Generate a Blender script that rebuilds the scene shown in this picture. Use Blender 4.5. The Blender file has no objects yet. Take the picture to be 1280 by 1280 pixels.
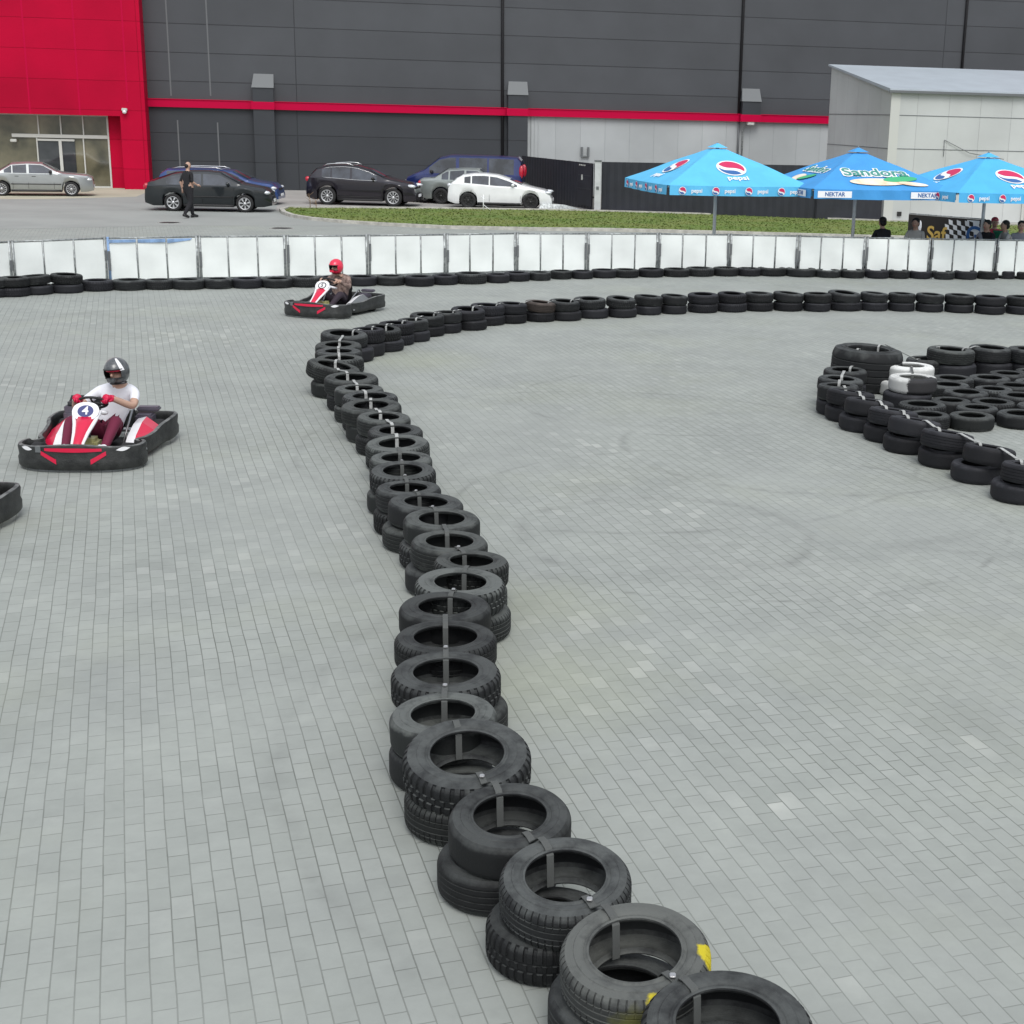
import bpy, bmesh, math, random
from mathutils import Vector, Matrix
random.seed(11)
rad = math.radians
sc = bpy.context.scene
col = sc.collection
# ------------------------------------------------------------------ camera, sky, sun, exposure
FPX, CXP, CYP, CAMH, PITCH, ROLL = 1800., 790., 640., 3.6, rad(15.4), .026
_cp, _sp, _cr, _sr = math.cos(PITCH), math.sin(PITCH), math.cos(ROLL), math.sin(ROLL)
FWD = Vector((0, _cp, -_sp)); _r0 = Vector((1, 0, 0)); _u0 = Vector((0, _sp, _cp))
RGT = _cr*_r0 + _sr*_u0; UPV = -_sr*_r0 + _cr*_u0
cam = bpy.data.cameras.new("camera"); cam_o = bpy.data.objects.new("camera", cam); col.objects.link(cam_o)
cam_o.matrix_world = Matrix((( RGT.x, UPV.x, -FWD.x, 0), (RGT.y, UPV.y, -FWD.y, 0), (RGT.z, UPV.z, -FWD.z, CAMH), (0, 0, 0, 1)))
cam.sensor_width = 36; cam.lens = FPX*36/1280; cam.shift_x = (640-CXP)/1280
cam.clip_start = .1; cam.clip_end = 2000
sc.camera = cam_o
SUN_EL, SUN_AZ = 52, 166      # an overcast day: soft light, a little from the right behind the camera
w = bpy.data.worlds.new("World"); sc.world = w; w.use_nodes = True
nt = w.node_tree; N = nt.nodes; L = nt.links
sky = N.new('ShaderNodeTexSky'); sky.sky_type = 'NISHITA'; sky.sun_disc = False
sky.sun_elevation = rad(SUN_EL); sky.sun_rotation = rad(SUN_AZ)
hs = N.new('ShaderNodeHueSaturation'); hs.inputs['Saturation'].default_value = .22
tc = N.new('ShaderNodeTexCoord'); sx = N.new('ShaderNodeSeparateXYZ')
mr = N.new('ShaderNodeMapRange'); mr.inputs[1].default_value = 0; mr.inputs[2].default_value = .9; mr.inputs[3].default_value = .55; mr.inputs[4].default_value = 1.75
mx = N.new('ShaderNodeVectorMath'); mx.operation = 'SCALE'
bgn = N['Background']; bgn.inputs[1].default_value = .13
L.new(sky.outputs[0], hs.inputs['Color']); L.new(tc.outputs['Generated'], sx.inputs[0]); L.new(sx.outputs[2], mr.inputs[0])
L.new(hs.outputs[0], mx.inputs[0]); L.new(mr.outputs[0], mx.inputs['Scale']); L.new(mx.outputs[0], bgn.inputs[0])
sun = bpy.data.lights.new("sun", 'SUN'); sun.energy = 1.1; sun.angle = rad(30); sun.color = (1, .97, .92)
sun_o = bpy.data.objects.new("sun", sun); col.objects.link(sun_o)
_d = Vector((math.sin(rad(SUN_AZ))*math.cos(rad(SUN_EL)), math.cos(rad(SUN_AZ))*math.cos(rad(SUN_EL)), math.sin(rad(SUN_EL))))
sun_o.rotation_euler = _d.to_track_quat('Z', 'Y').to_euler()
sc.view_settings.view_transform = 'Standard'; sc.view_settings.look = 'None'
sc.view_settings.exposure = 0.5; sc.view_settings.gamma = 1
sc.cycles.max_bounces = 6; sc.cycles.diffuse_bounces = 3

def ray(px, py): return FWD + ((px-CXP)/FPX)*RGT + ((CYP-py)/FPX)*UPV
def G(px, py, z=0.):
    d = ray(px, py); t = (z-CAMH)/d.z
    return Vector((d.x*t, d.y*t, z))
def scale_at(x, y, z): return FPX/((Vector((x, y, z-CAMH))).dot(FWD))

# ------------------------------------------------------------------ materials
def mat(name, c, rough=.6, metal=0., bump=0., bscale=30., var=0., vscale=4., coat=0., spec=None, c2=None):
    m = bpy.data.materials.new(name); m.use_nodes = True
    n = m.node_tree.nodes; l = m.node_tree.links; b = n['Principled BSDF']
    b.inputs['Base Color'].default_value = (*c, 1); b.inputs['Roughness'].default_value = rough
    b.inputs['Metallic'].default_value = metal
    if coat: b.inputs['Coat Weight'].default_value = coat; b.inputs['Coat Roughness'].default_value = .06
    if spec is not None: b.inputs['Specular IOR Level'].default_value = spec
    t = n.new('ShaderNodeTexCoord')
    if var or c2:
        z = n.new('ShaderNodeTexNoise'); z.inputs['Scale'].default_value = vscale; z.inputs['Detail'].default_value = 6
        l.new(t.outputs['Object'], z.inputs['Vector'])
        r = n.new('ShaderNodeValToRGB'); a = [max(0, x*(1-var)) for x in c]; e = c2 if c2 else [min(1, x*(1+var)) for x in c]
        r.color_ramp.elements[0].color = (*(a if not c2 else c), 1); r.color_ramp.elements[1].color = (*e, 1)
        r.color_ramp.elements[0].position = .35; r.color_ramp.elements[1].position = .65
        l.new(z.outputs[0], r.inputs[0]); l.new(r.outputs[0], b.inputs['Base Color'])
    if bump:
        z = n.new('ShaderNodeTexNoise'); z.inputs['Scale'].default_value = bscale; z.inputs['Detail'].default_value = 4
        l.new(t.outputs['Object'], z.inputs['Vector'])
        bn = n.new('ShaderNodeBump'); bn.inputs['Strength'].default_value = bump; bn.inputs['Distance'].default_value = .01
        l.new(z.outputs[0], bn.inputs['Height']); l.new(bn.outputs[0], b.inputs['Normal'])
    return m

def math_n(n, l, op, a, b=None, c=None):
    q = n.new('ShaderNodeMath'); q.operation = op
    for i, v in enumerate((a, b, c)):
        if v is None: continue
        if isinstance(v, (int, float)): q.inputs[i].default_value = v
        else: l.new(v, q.inputs[i])
    return q.outputs[0]

def rubber(name, base, dust_lit, amount=.5, yellow=None, white=None):
    """tyre rubber with cloudy dusty patches, flat sidewalls coloured lighter as if skylit, moulded rings on the sidewall and scuffs"""
    m = bpy.data.materials.new(name); m.use_nodes = True
    n = m.node_tree.nodes; l = m.node_tree.links; b = n['Principled BSDF']
    t = n.new('ShaderNodeTexCoord'); oi = n.new('ShaderNodeObjectInfo')
    add = n.new('ShaderNodeVectorMath'); add.operation = 'ADD'
    sc_ = n.new('ShaderNodeVectorMath'); sc_.operation = 'SCALE'; sc_.inputs['Scale'].default_value = 37.
    cb = n.new('ShaderNodeCombineXYZ'); l.new(oi.outputs['Random'], cb.inputs[0]); l.new(oi.outputs['Random'], cb.inputs[2])
    l.new(cb.outputs[0], sc_.inputs[0]); l.new(t.outputs['Object'], add.inputs[0]); l.new(sc_.outputs[0], add.inputs[1])
    z = n.new('ShaderNodeTexNoise'); z.inputs['Scale'].default_value = 7; z.inputs['Detail'].default_value = 7; z.inputs['Roughness'].default_value = .65
    l.new(add.outputs[0], z.inputs['Vector'])
    r = n.new('ShaderNodeValToRGB'); r.color_ramp.elements[0].position = .36; r.color_ramp.elements[1].position = .36+.3/amount*.5
    r.color_ramp.elements[0].color = (*base, 1); r.color_ramp.elements[1].color = (*dust_lit, 1)
    # dusty tone shifted to paint top light: flat sidewalls paler, tread and inside darker
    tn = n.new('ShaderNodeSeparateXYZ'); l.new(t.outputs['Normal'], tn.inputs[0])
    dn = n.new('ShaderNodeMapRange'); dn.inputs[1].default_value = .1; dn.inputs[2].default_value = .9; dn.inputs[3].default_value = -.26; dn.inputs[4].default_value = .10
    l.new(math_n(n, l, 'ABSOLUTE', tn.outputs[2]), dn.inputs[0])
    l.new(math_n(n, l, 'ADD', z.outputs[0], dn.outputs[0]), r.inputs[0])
    # each tyre its own wear
    hv = n.new('ShaderNodeHueSaturation'); l.new(r.outputs[0], hv.inputs['Color'])
    mr_ = n.new('ShaderNodeMapRange'); mr_.inputs[3].default_value = .7; mr_.inputs[4].default_value = 1.35
    l.new(oi.outputs['Random'], mr_.inputs[0]); l.new(mr_.outputs[0], hv.inputs['Value'])
    out = hv.outputs[0]
    def patch(src, colr, pos, rad_, sharp):
        dist = n.new('ShaderNodeVectorMath'); dist.operation = 'DISTANCE'; dist.inputs[1].default_value = pos
        l.new(t.outputs['Object'], dist.inputs[0])
        z3 = n.new('ShaderNodeTexNoise'); z3.inputs['Scale'].default_value = 22; z3.inputs['Detail'].default_value = 5
        l.new(t.outputs['Object'], z3.inputs['Vector'])
        v = math_n(n, l, 'MULTIPLY_ADD', z3.outputs[0], -.09, dist.outputs['Value'])
        mk = n.new('ShaderNodeMapRange'); mk.inputs[1].default_value = rad_-sharp; mk.inputs[2].default_value = rad_; mk.inputs[3].default_value = 1; mk.inputs[4].default_value = 0
        l.new(v, mk.inputs[0])
        mm = n.new('ShaderNodeMix'); mm.data_type = 'RGBA'; mm.inputs['B'].default_value = (*colr, 1)
        l.new(mk.outputs[0], mm.inputs['Factor']); l.new(src, mm.inputs['A'])
        return mm.outputs['Result']
    for (p, rr, cc, sh) in (yellow or []): out = patch(out, cc, p, rr, sh)
    l.new(out, b.inputs['Base Color'])
    b.inputs['Roughness'].default_value = .7; b.inputs['Specular IOR Level'].default_value = .3
    # moulded rings (radius) + fine grain
    sp = n.new('ShaderNodeSeparateXYZ'); l.new(t.outputs['Object'], sp.inputs[0])
    rr2 = math_n(n, l, 'SQRT', math_n(n, l, 'ADD', math_n(n, l, 'MULTIPLY', sp.outputs[0], sp.outputs[0]), math_n(n, l, 'MULTIPLY', sp.outputs[1], sp.outputs[1])))
    ring = math_n(n, l, 'SINE', math_n(n, l, 'MULTIPLY', rr2, 420.))
    ring = math_n(n, l, 'POWER', math_n(n, l, 'ABSOLUTE', ring), 6.)
    an_ = math_n(n, l, 'ARCTAN2', sp.outputs[1], sp.outputs[0])
    pc = n.new('ShaderNodeCombineXYZ'); l.new(math_n(n, l, 'MULTIPLY', an_, 9.), pc.inputs[0]); l.new(math_n(n, l, 'MULTIPLY', rr2, 60.), pc.inputs[1]); l.new(math_n(n, l, 'MULTIPLY', oi.outputs['Random'], 50.), pc.inputs[2])
    vo = n.new('ShaderNodeTexVoronoi'); vo.feature = 'DISTANCE_TO_EDGE'; vo.inputs['Scale'].default_value = 1.6; l.new(pc.outputs[0], vo.inputs['Vector'])
    let = math_n(n, l, 'LESS_THAN', vo.outputs['Distance'], .12)
    bandm = math_n(n, l, 'LESS_THAN', math_n(n, l, 'ABSOLUTE', math_n(n, l, 'SUBTRACT', rr2, .243)), .013)
    sect = math_n(n, l, 'GREATER_THAN', math_n(n, l, 'SINE', math_n(n, l, 'MULTIPLY_ADD', an_, 2., math_n(n, l, 'MULTIPLY', oi.outputs['Random'], 30.))), .1)
    let = math_n(n, l, 'MULTIPLY', let, math_n(n, l, 'MULTIPLY', bandm, sect))
    z2 = n.new('ShaderNodeTexNoise'); z2.inputs['Scale'].default_value = 90; z2.inputs['Detail'].default_value = 3
    l.new(add.outputs[0], z2.inputs['Vector'])
    hgt = math_n(n, l, 'MULTIPLY_ADD', let, .8, math_n(n, l, 'MULTIPLY_ADD', ring, .25, z2.outputs[0]))
    bn = n.new('ShaderNodeBump'); bn.inputs['Strength'].default_value = .35; bn.inputs['Distance'].default_value = .004
    l.new(hgt, bn.inputs['Height']); l.new(bn.outputs[0], b.inputs['Normal'])
    return m

def lin(h):
    h = h.lstrip('#'); v = [int(h[i:i+2], 16)/255 for i in (0, 2, 4)]
    return tuple(x/12.92 if x <= .04045 else ((x+.055)/1.055)**2.4 for x in v)

M = {}
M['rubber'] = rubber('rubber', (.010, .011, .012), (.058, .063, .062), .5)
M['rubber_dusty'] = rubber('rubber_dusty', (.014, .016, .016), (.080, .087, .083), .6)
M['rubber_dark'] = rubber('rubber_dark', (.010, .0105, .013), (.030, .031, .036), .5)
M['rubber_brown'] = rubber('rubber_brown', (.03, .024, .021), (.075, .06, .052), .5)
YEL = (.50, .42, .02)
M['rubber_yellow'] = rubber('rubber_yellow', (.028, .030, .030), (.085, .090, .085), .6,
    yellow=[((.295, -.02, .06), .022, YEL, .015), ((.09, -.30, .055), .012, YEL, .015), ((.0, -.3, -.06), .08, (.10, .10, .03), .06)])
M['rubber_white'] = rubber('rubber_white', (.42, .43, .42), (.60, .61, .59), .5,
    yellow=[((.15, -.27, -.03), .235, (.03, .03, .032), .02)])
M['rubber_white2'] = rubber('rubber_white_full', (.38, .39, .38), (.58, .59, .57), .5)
M['strap_dark'] = mat('strap_dark', (.075, .08, .077), .8, bump=.3, bscale=200)
M['strap_pale'] = mat('strap_pale', (.34, .35, .34), .8, var=.25, vscale=20)
M['metal'] = mat('galvanised_metal', (.32, .34, .34), .5, .6, var=.35, vscale=14)
M['steel_bright'] = mat('steel_bright', (.6, .6, .6), .3, .9)
M['sheet'] = mat('white_sheet', (.77, .81, .79), .55, var=.05, vscale=1.5, bump=.4, bscale=3)
M['blue_sheet'] = mat('blue_stain', (.20, .32, .52), .5, var=.3, vscale=6)
M['black_plastic'] = mat('black_plastic', (.016, .018, .018), .45, var=.35, vscale=9, bump=.25, bscale=60)
M['grey_plastic'] = mat('scuffed_black_plastic', (.009, .010, .010), .48, c2=(.026, .028, .027), vscale=11, bump=.4, bscale=60)
M['kart_red'] = mat('kart_red', (.60, .006, .05), .3, coat=.3)
M['kart_white'] = mat('kart_white', (.78, .78, .8), .35, coat=.3)
M['kart_blue'] = mat('kart_blue', (.03, .04, .16), .4)
M['pale_rim'] = mat('pale_plastic_rim', (.05, .053, .052), .55, c2=(.16, .165, .16), vscale=14)  # paler mottled plastic along the top edge of the kart bumper
M['tank'] = mat('tank_plastic', (.36, .35, .16), .4, var=.25, vscale=12)
M['chassis'] = mat('chassis_steel', (.35, .36, .37), .35, .8)
M['engine'] = mat('engine_grey', (.12, .11, .14), .45, .4)
M['tshirt'] = mat('white_cotton', (.72, .73, .78), .85, bump=.6, bscale=14)
M['maroon'] = mat('maroon_trousers', (.13, .008, .035), .8, bump=.5, bscale=14)
M['glove'] = mat('red_glove', (.55, .0, .05), .5)
M['skin'] = mat('skin', (.44, .28, .21), .55)
M['black_cloth'] = mat('black_cloth', (.010, .010, .013), .85, bump=.5, bscale=15)
M['camo'] = mat('brown_jacket', (.10, .065, .055), .85, c2=(.30, .22, .19), vscale=16)
M['dark_trousers'] = mat('dark_trousers', (.03, .02, .03), .85)
M['pink'] = mat('pink_shoe', (.7, .03, .12), .5)
M['helmet_dark'] = mat('helmet_dark', (.04, .045, .05), .3, c2=(.10, .105, .11), vscale=30, coat=.5)
M['helmet_red'] = mat('helmet_red', (.72, .015, .06), .3, coat=.5)
M['visor'] = mat('visor', (.02, .02, .025), .1)
M['hair'] = mat('dark_hair', (.012, .010, .009), .7)
M['shirt_grey'] = mat('grey_shirt', (.24, .25, .29), .85)
M['shirt_pale'] = mat('pale_shirt', (.42, .42, .40), .85)
M['shirt_red'] = mat('red_shirt', (.5, .05, .08), .85)
M['green'] = mat('green_plastic', (.02, .20, .11), .5)
M['navy'] = mat('navy_cloth', (.02, .025, .05), .85)
M['glass_dark'] = mat('car_glass', (.008, .010, .014), .06, spec=.9, c2=(.055, .065, .085), vscale=1.6)  # paler blue-grey patches paint reflections into the glass colour
M['chrome'] = mat('chrome', (.7, .7, .7), .2, 1)
M['tyre_car'] = mat('car_tyre', (.014, .014, .015), .8)
M['alloy'] = mat('alloy_rim', (.55, .56, .57), .35, .6)
M['rim_black'] = mat('black_rim', (.02, .02, .02), .4)
M['lamp_red'] = mat('lamp_red', (.45, .01, .03), .2, coat=.5)
M['lamp_clear'] = mat('lamp_clear', (.62, .65, .68), .15, .3, coat=.5)
M['trim_black'] = mat('trim_black', (.015, .015, .016), .6)
M['concrete'] = mat('kerb_concrete', (.33, .33, .31), .9, var=.25, vscale=5, bump=.4, bscale=20)
M['kerb_pale'] = mat('kerb_pale', (.42, .41, .37), .9, var=.2, vscale=5, bump=.4, bscale=20)
M['pole'] = mat('umbrella_pole', (.74, .76, .77), .5)
M['dark_fence'] = mat('dark_fence_sheet', (.018, .020, .028), .6, var=.15, vscale=2)
M['pale_post'] = mat('pale_post', (.50, .52, .53), .6, var=.1)
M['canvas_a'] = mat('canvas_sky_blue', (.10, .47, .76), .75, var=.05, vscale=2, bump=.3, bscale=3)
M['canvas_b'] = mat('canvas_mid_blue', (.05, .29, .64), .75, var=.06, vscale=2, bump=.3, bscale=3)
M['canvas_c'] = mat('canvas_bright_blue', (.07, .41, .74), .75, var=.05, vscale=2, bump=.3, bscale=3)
M['p_white'] = mat('print_white', (.80, .82, .84), .7)
M['p_red'] = mat('print_red', (.55, .02, .10), .7)
M['p_blue'] = mat('print_blue', (.03, .12, .34), .7)
M['p_green'] = mat('print_green', (.05, .40, .18), .7)
M['p_dgreen'] = mat('print_dark_green', (.05, .26, .22), .7)
M['p_peach'] = mat('print_peach', (.78, .55, .38), .7, c2=(.80, .78, .66), vscale=3)
M['p_yellow'] = mat('print_yellow', (.62, .42, .10), .7)
M['p_black'] = mat('print_black', (.02, .017, .015), .7)
M['wood'] = mat('wood', (.25, .16, .09), .7)

def paving():
    m = bpy.data.materials.new('concrete_pavers'); m.use_nodes = True
    n = m.node_tree.nodes; l = m.node_tree.links; b = n['Principled BSDF']
    t = n.new('ShaderNodeTexCoord')
    mp = n.new('ShaderNodeMapping'); mp.vector_type = 'POINT'
    a = math.atan2(1.0376, -.3629)      # long joints run towards the far left
    mp.inputs['Rotation'].default_value = (0, 0, -a)
    # slight waviness so that rows are not ruler straight
    zn = n.new('ShaderNodeTexNoise'); zn.inputs['Scale'].default_value = .9; zn.inputs['Detail'].default_value = 2
    l.new(t.outputs['Object'], zn.inputs['Vector'])
    sub = n.new('ShaderNodeVectorMath'); sub.operation = 'MULTIPLY_ADD'; sub.inputs[1].default_value = (.022, .022, 0)
    l.new(zn.outputs['Color'], sub.inputs[0]); l.new(t.outputs['Object'], sub.inputs[2])
    l.new(sub.outputs[0], mp.inputs['Vector'])
    def brick(c1, c2, mort, bias=0., ms=.0032, seed=0.):
        br = n.new('ShaderNodeTexBrick'); br.offset = .5; br.squash = 1
        br.inputs['Scale'].default_value = 1; br.inputs['Brick Width'].default_value = .2; br.inputs['Row Height'].default_value = .1
        br.inputs['Mortar Size'].default_value = ms; br.inputs['Mortar Smooth'].default_value = .35; br.inputs['Bias'].default_value = bias
        br.inputs['Color1'].default_value = (*c1, 1); br.inputs['Color2'].default_value = (*c2, 1); br.inputs['Mortar'].default_value = (*mort, 1)
        l.new(mp.outputs[0], br.inputs['Vector']); return br
    br = brick((.272, .292, .274), (.302, .322, .304), (.112, .122, .110), ms=.0036)
    pale = brick((0, 0, 0), (1, 1, 1), (0, 0, 0), -.35)
    def noise(s, d=5, r=.6, off=0.):
        z = n.new('ShaderNodeTexNoise'); z.inputs['Scale'].default_value = s; z.inputs['Detail'].default_value = d; z.inputs['Roughness'].default_value = r
        if off:
            ad = n.new('ShaderNodeVectorMath'); ad.operation = 'ADD'; ad.inputs[1].default_value = (off, off*.7, 0)
            l.new(t.outputs['Object'], ad.inputs[0]); l.new(ad.outputs[0], z.inputs['Vector'])
        else: l.new(t.outputs['Object'], z.inputs['Vector'])
        return z.outputs[0]
    def mrange(v, a0, a1, b0, b1):
        q = n.new('ShaderNodeMapRange'); q.inputs[1].default_value = a0; q.inputs[2].default_value = a1; q.inputs[3].default_value = b0; q.inputs[4].default_value = b1
        l.new(v, q.inputs[0]); return q.outputs[0]
    def mix(f, A, B, mode='MIX'):
        q = n.new('ShaderNodeMix'); q.data_type = 'RGBA'; q.blend_type = mode
        if isinstance(f, float): q.inputs['Factor'].default_value = f
        else: l.new(f, q.inputs['Factor'])
        for nm, v in (('A', A), ('B', B)):
            if isinstance(v, tuple): q.inputs[nm].default_value = (*v, 1)
            else: l.new(v, q.inputs[nm])
        return q.outputs['Result']
    c = br.outputs['Color']
    # joints that are packed with dust almost vanish, others stay open
    jf = math_n(n, l, 'MULTIPLY', mrange(noise(.6, 4, .6, 55.), .34, .60, .15, 1.), mrange(noise(3.2, 4, .7, 91.), .30, .62, .35, 1.))
    c = mix(math_n(n, l, 'MULTIPLY', math_n(n, l, 'MULTIPLY', jf, .66), br.outputs['Fac']), c, (.268, .285, .266))
    # pavers with a pale lime bloom, in loose clusters
    pm = math_n(n, l, 'MULTIPLY', mrange(pale.outputs['Color'], .55, .95, 0, 1), mrange(noise(.55, 4, .6, 13.), .51, .60, 0, 1))
    pm = math_n(n, l, 'MULTIPLY', pm, mrange(noise(9, 4, .7, 5.), .36, .60, .25, 1.))
    def blobs(lst):
        out = None
        for (px, py, r_) in lst:
            ds = n.new('ShaderNodeVectorMath'); ds.operation = 'DISTANCE'; ds.inputs[1].default_value = G(px, py); l.new(t.outputs['Object'], ds.inputs[0])
            v = mrange(math_n(n, l, 'MULTIPLY_ADD', noise(2.2, 4, .6, px*.01), -r_*1.1, ds.outputs['Value']), -r_*.3, r_*.75, 1, 0)
            out = v if out is None else math_n(n, l, 'MAXIMUM', out, v)
        return out
    worn = blobs([(770, 822, .75), (700, 780, .5), (225, 612, .9), (300, 700, .8), (410, 660, .5), (955, 1003, .32), (1190, 928, .3), (860, 640, .45), (735, 560, .45), (640, 1010, .3), (1060, 1190, .3), (700, 545, .5), (60, 480, .8), (250, 420, 1.2)])
    pm = math_n(n, l, 'MAXIMUM', pm, math_n(n, l, 'MULTIPLY', worn, mrange(pale.outputs['Color'], .35, .85, .0, .72)))
    pm = math_n(n, l, 'MULTIPLY', pm, math_n(n, l, 'SUBTRACT', 1., br.outputs['Fac']))
    c = mix(pm, c, (.50, .51, .48))
    # dust that fills joints and lightens whole areas
    dm = mrange(noise(.33, 6, .6, 31.), .42, .63, 0, .55)
    c = mix(dm, c, (.297, .316, .300))
    # greenish / olive growth in the joints of some areas
    gm = math_n(n, l, 'MULTIPLY', math_n(n, l, 'MAXIMUM', mrange(noise(.42, 4, .6, 77.), .52, .68, 0, .45), blobs([(672, 850, .9), (665, 760, .7), (520, 450, 1.0)])), .42)
    c = mix(gm, c, (.285, .305, .225))
    # broad stains
    c = mix(1., c, mix(mrange(noise(.8, 6, .65, 3.), .3, .7, 0, 1), (.93, .93, .93), (1.11, 1.11, 1.09)), 'MULTIPLY')
    c = mix(1., c, mix(mrange(noise(6., 6, .7, 9.), .3, .7, 0, 1), (.95, .95, .95), (1.05, 1.05, 1.05)), 'MULTIPLY')
    # rubber marks: rings left by spinning karts and long arcs of the racing line
    tot = None
    for (px, py, r_, wd, st) in ((830, 668, 1.28, .13, .22), (600, 470, 9.2, .22, .12), (1010, 560, 2.1, .07, .22), (905, 640, 2.6, .05, .2),
                                 (1150, 905, 3.9, .09, .12), (760, 560, 3.4, .06, .2), (860, 500, 2.2, .05, .22), (-320, 480, 8.8, .12, .08), (1250, 300, 17., .25, .10)):
        g = G(px, py)
        ds = n.new('ShaderNodeVectorMath'); ds.operation = 'DISTANCE'; ds.inputs[1].default_value = g
        l.new(t.outputs['Object'], ds.inputs[0])
        dd = math_n(n, l, 'MULTIPLY_ADD', noise(1.3, 2, .5, px*.01), .22, ds.outputs['Value'])
        v = math_n(n, l, 'ABSOLUTE', math_n(n, l, 'SUBTRACT', dd, r_+.11))
        v = mrange(v, 0, wd, min(.8, st*1.7), 0)
        v = math_n(n, l, 'MULTIPLY', v, mrange(noise(1.7, 5, .7, px*.03), .42, .62, 0, 1.))
        tot = v if tot is None else math_n(n, l, 'MAXIMUM', tot, v)
    c = mix(tot, c, (.12, .125, .12))
    l.new(c, b.inputs['Base Color'])
    b.inputs['Roughness'].default_value = .82; b.inputs['Specular IOR Level'].default_value = .35
    h = math_n(n, l, 'MULTIPLY_ADD', noise(130, 3), .12, math_n(n, l, 'SUBTRACT', 1., br.outputs['Fac']))
    bn = n.new('ShaderNodeBump'); bn.inputs['Strength'].default_value = .45; bn.inputs['Distance'].default_value = .006
    l.new(h, bn.inputs['Height']); l.new(bn.outputs[0], b.inputs['Normal'])
    return m
M['paving'] = paving()
M['road'] = mat('road_paving', (.285, .300, .285), .9, var=.07, vscale=.5, bump=.3, bscale=60)
M['parking'] = mat('parking_paving', (.33, .32, .30), .9, var=.10, vscale=.6, bump=.3, bscale=40)
M['sand'] = mat('sandy_paving', (.42, .40, .31), .9, var=.10, vscale=.6)
M['grass'] = mat('grass_sheet', (.105, .165, .03), .95, c2=(.15, .18, .045), vscale=.5, bump=1., bscale=25)
M['blade'] = mat('grass_blades', (.105, .165, .03), .9, c2=(.15, .18, .045), vscale=.5)

def cladding(name, c, seam, bw, rh, mort=.018, off=0., zoff=0., gloss=.45, var=.06, spec=.4):
    """flat metal sandwich panels in the local X/Z plane"""
    m = bpy.data.materials.new(name); m.use_nodes = True
    n = m.node_tree.nodes; l = m.node_tree.links; b = n['Principled BSDF']
    t = n.new('ShaderNodeTexCoord'); s = n.new('ShaderNodeSeparateXYZ'); l.new(t.outputs['Object'], s.inputs[0])
    cb = n.new('ShaderNodeCombineXYZ')
    l.new(math_n(n, l, 'ADD', math_n(n, l, 'ADD', s.outputs[0], s.outputs[1]), off), cb.inputs[0]); l.new(math_n(n, l, 'ADD', s.outputs[2], zoff), cb.inputs[1])
    br = n.new('ShaderNodeTexBrick'); br.offset = 0; br.inputs['Scale'].default_value = 1
    br.inputs['Brick Width'].default_value = bw; br.inputs['Row Height'].default_value = rh; br.inputs['Mortar Size'].default_value = mort
    br.inputs['Mortar Smooth'].default_value = .3
    br.inputs['Color1'].default_value = (*[x*(1-var) for x in c], 1); br.inputs['Color2'].default_value = (*[x*(1+var) for x in c], 1); br.inputs['Mortar'].default_value = (*seam, 1)
    l.new(cb.outputs[0], br.inputs['Vector'])
    z = n.new('ShaderNodeTexNoise'); z.inputs['Scale'].default_value = .35; z.inputs['Detail'].default_value = 5; l.new(t.outputs['Object'], z.inputs['Vector'])
    mr_ = n.new('ShaderNodeMapRange'); mr_.inputs[1].default_value = .3; mr_.inputs[2].default_value = .7; mr_.inputs[3].default_value = .88; mr_.inputs[4].default_value = 1.12
    l.new(z.outputs[0], mr_.inputs[0])
    vm = n.new('ShaderNodeVectorMath'); vm.operation = 'SCALE'; l.new(br.outputs['Color'], vm.inputs[0]); l.new(mr_.outputs[0], vm.inputs['Scale'])
    l.new(vm.outputs[0], b.inputs['Base Color']); b.inputs['Roughness'].default_value = gloss; b.inputs['Specular IOR Level'].default_value = spec
    bn = n.new('ShaderNodeBump'); bn.inputs['Strength'].default_value = .6; bn.inputs['Distance'].default_value = .02
    l.new(math_n(n, l, 'SUBTRACT', 1., br.outputs['Fac']), bn.inputs['Height']); l.new(bn.outputs[0], b.inputs['Normal'])
    return m
M['clad_grey'] = cladding('cladding_charcoal', (.060, .064, .071), (.030, .032, .036), 30., 1.18, .02, 0, .2, .5)
M['clad_grey_low'] = cladding('cladding_charcoal_lower', (.037, .041, .047), (.020, .022, .025), 30., 1.18, .016, 0, 0, .5)
M['clad_red'] = cladding('cladding_red', (.42, .0, .028), (.27, .0, .016), 7.0, 1.2, .012, .6, .35, .6, .04, .12)
M['clad_pale'] = cladding('cladding_pale_grey', (.37, .39, .395), (.31, .33, .335), 1.15, 8., .012, 0, 0, .5, .06)
M['band_red'] = mat('band_red', (.47, .0, .042), .5, spec=.12)
M['clad_shed'] = cladding('shed_cladding', (.50, .52, .51), (.38, .39, .39), 1.25, 30., .010, .2, 0, .5, .04)
M['shed_roof'] = mat('shed_roof_metal', (.43, .48, .52), .45, .2, var=.05, vscale=1)
M['box_grey'] = mat('hopper_grey', (.125, .135, .14), .5)
M['dark_gap'] = mat('dark_joint', (.006, .006, .008), .8)
M['light_seam'] = mat('light_seam', (.12, .125, .13), .5)
M['frame_pale'] = mat('pale_window_frame', (.52, .53, .50), .5)
gl = mat('shopfront_glass', (.06, .06, .042), .08, c2=(.19, .175, .115), vscale=.8, spec=.9); M['shop_glass'] = gl  # brown and olive blotches stand in for a reflected view, painted into base colour
M['door_glass'] = mat('door_glass', (.025, .03, .035), .05, c2=(.05, .055, .06), vscale=1.5, spec=.9)

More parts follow.
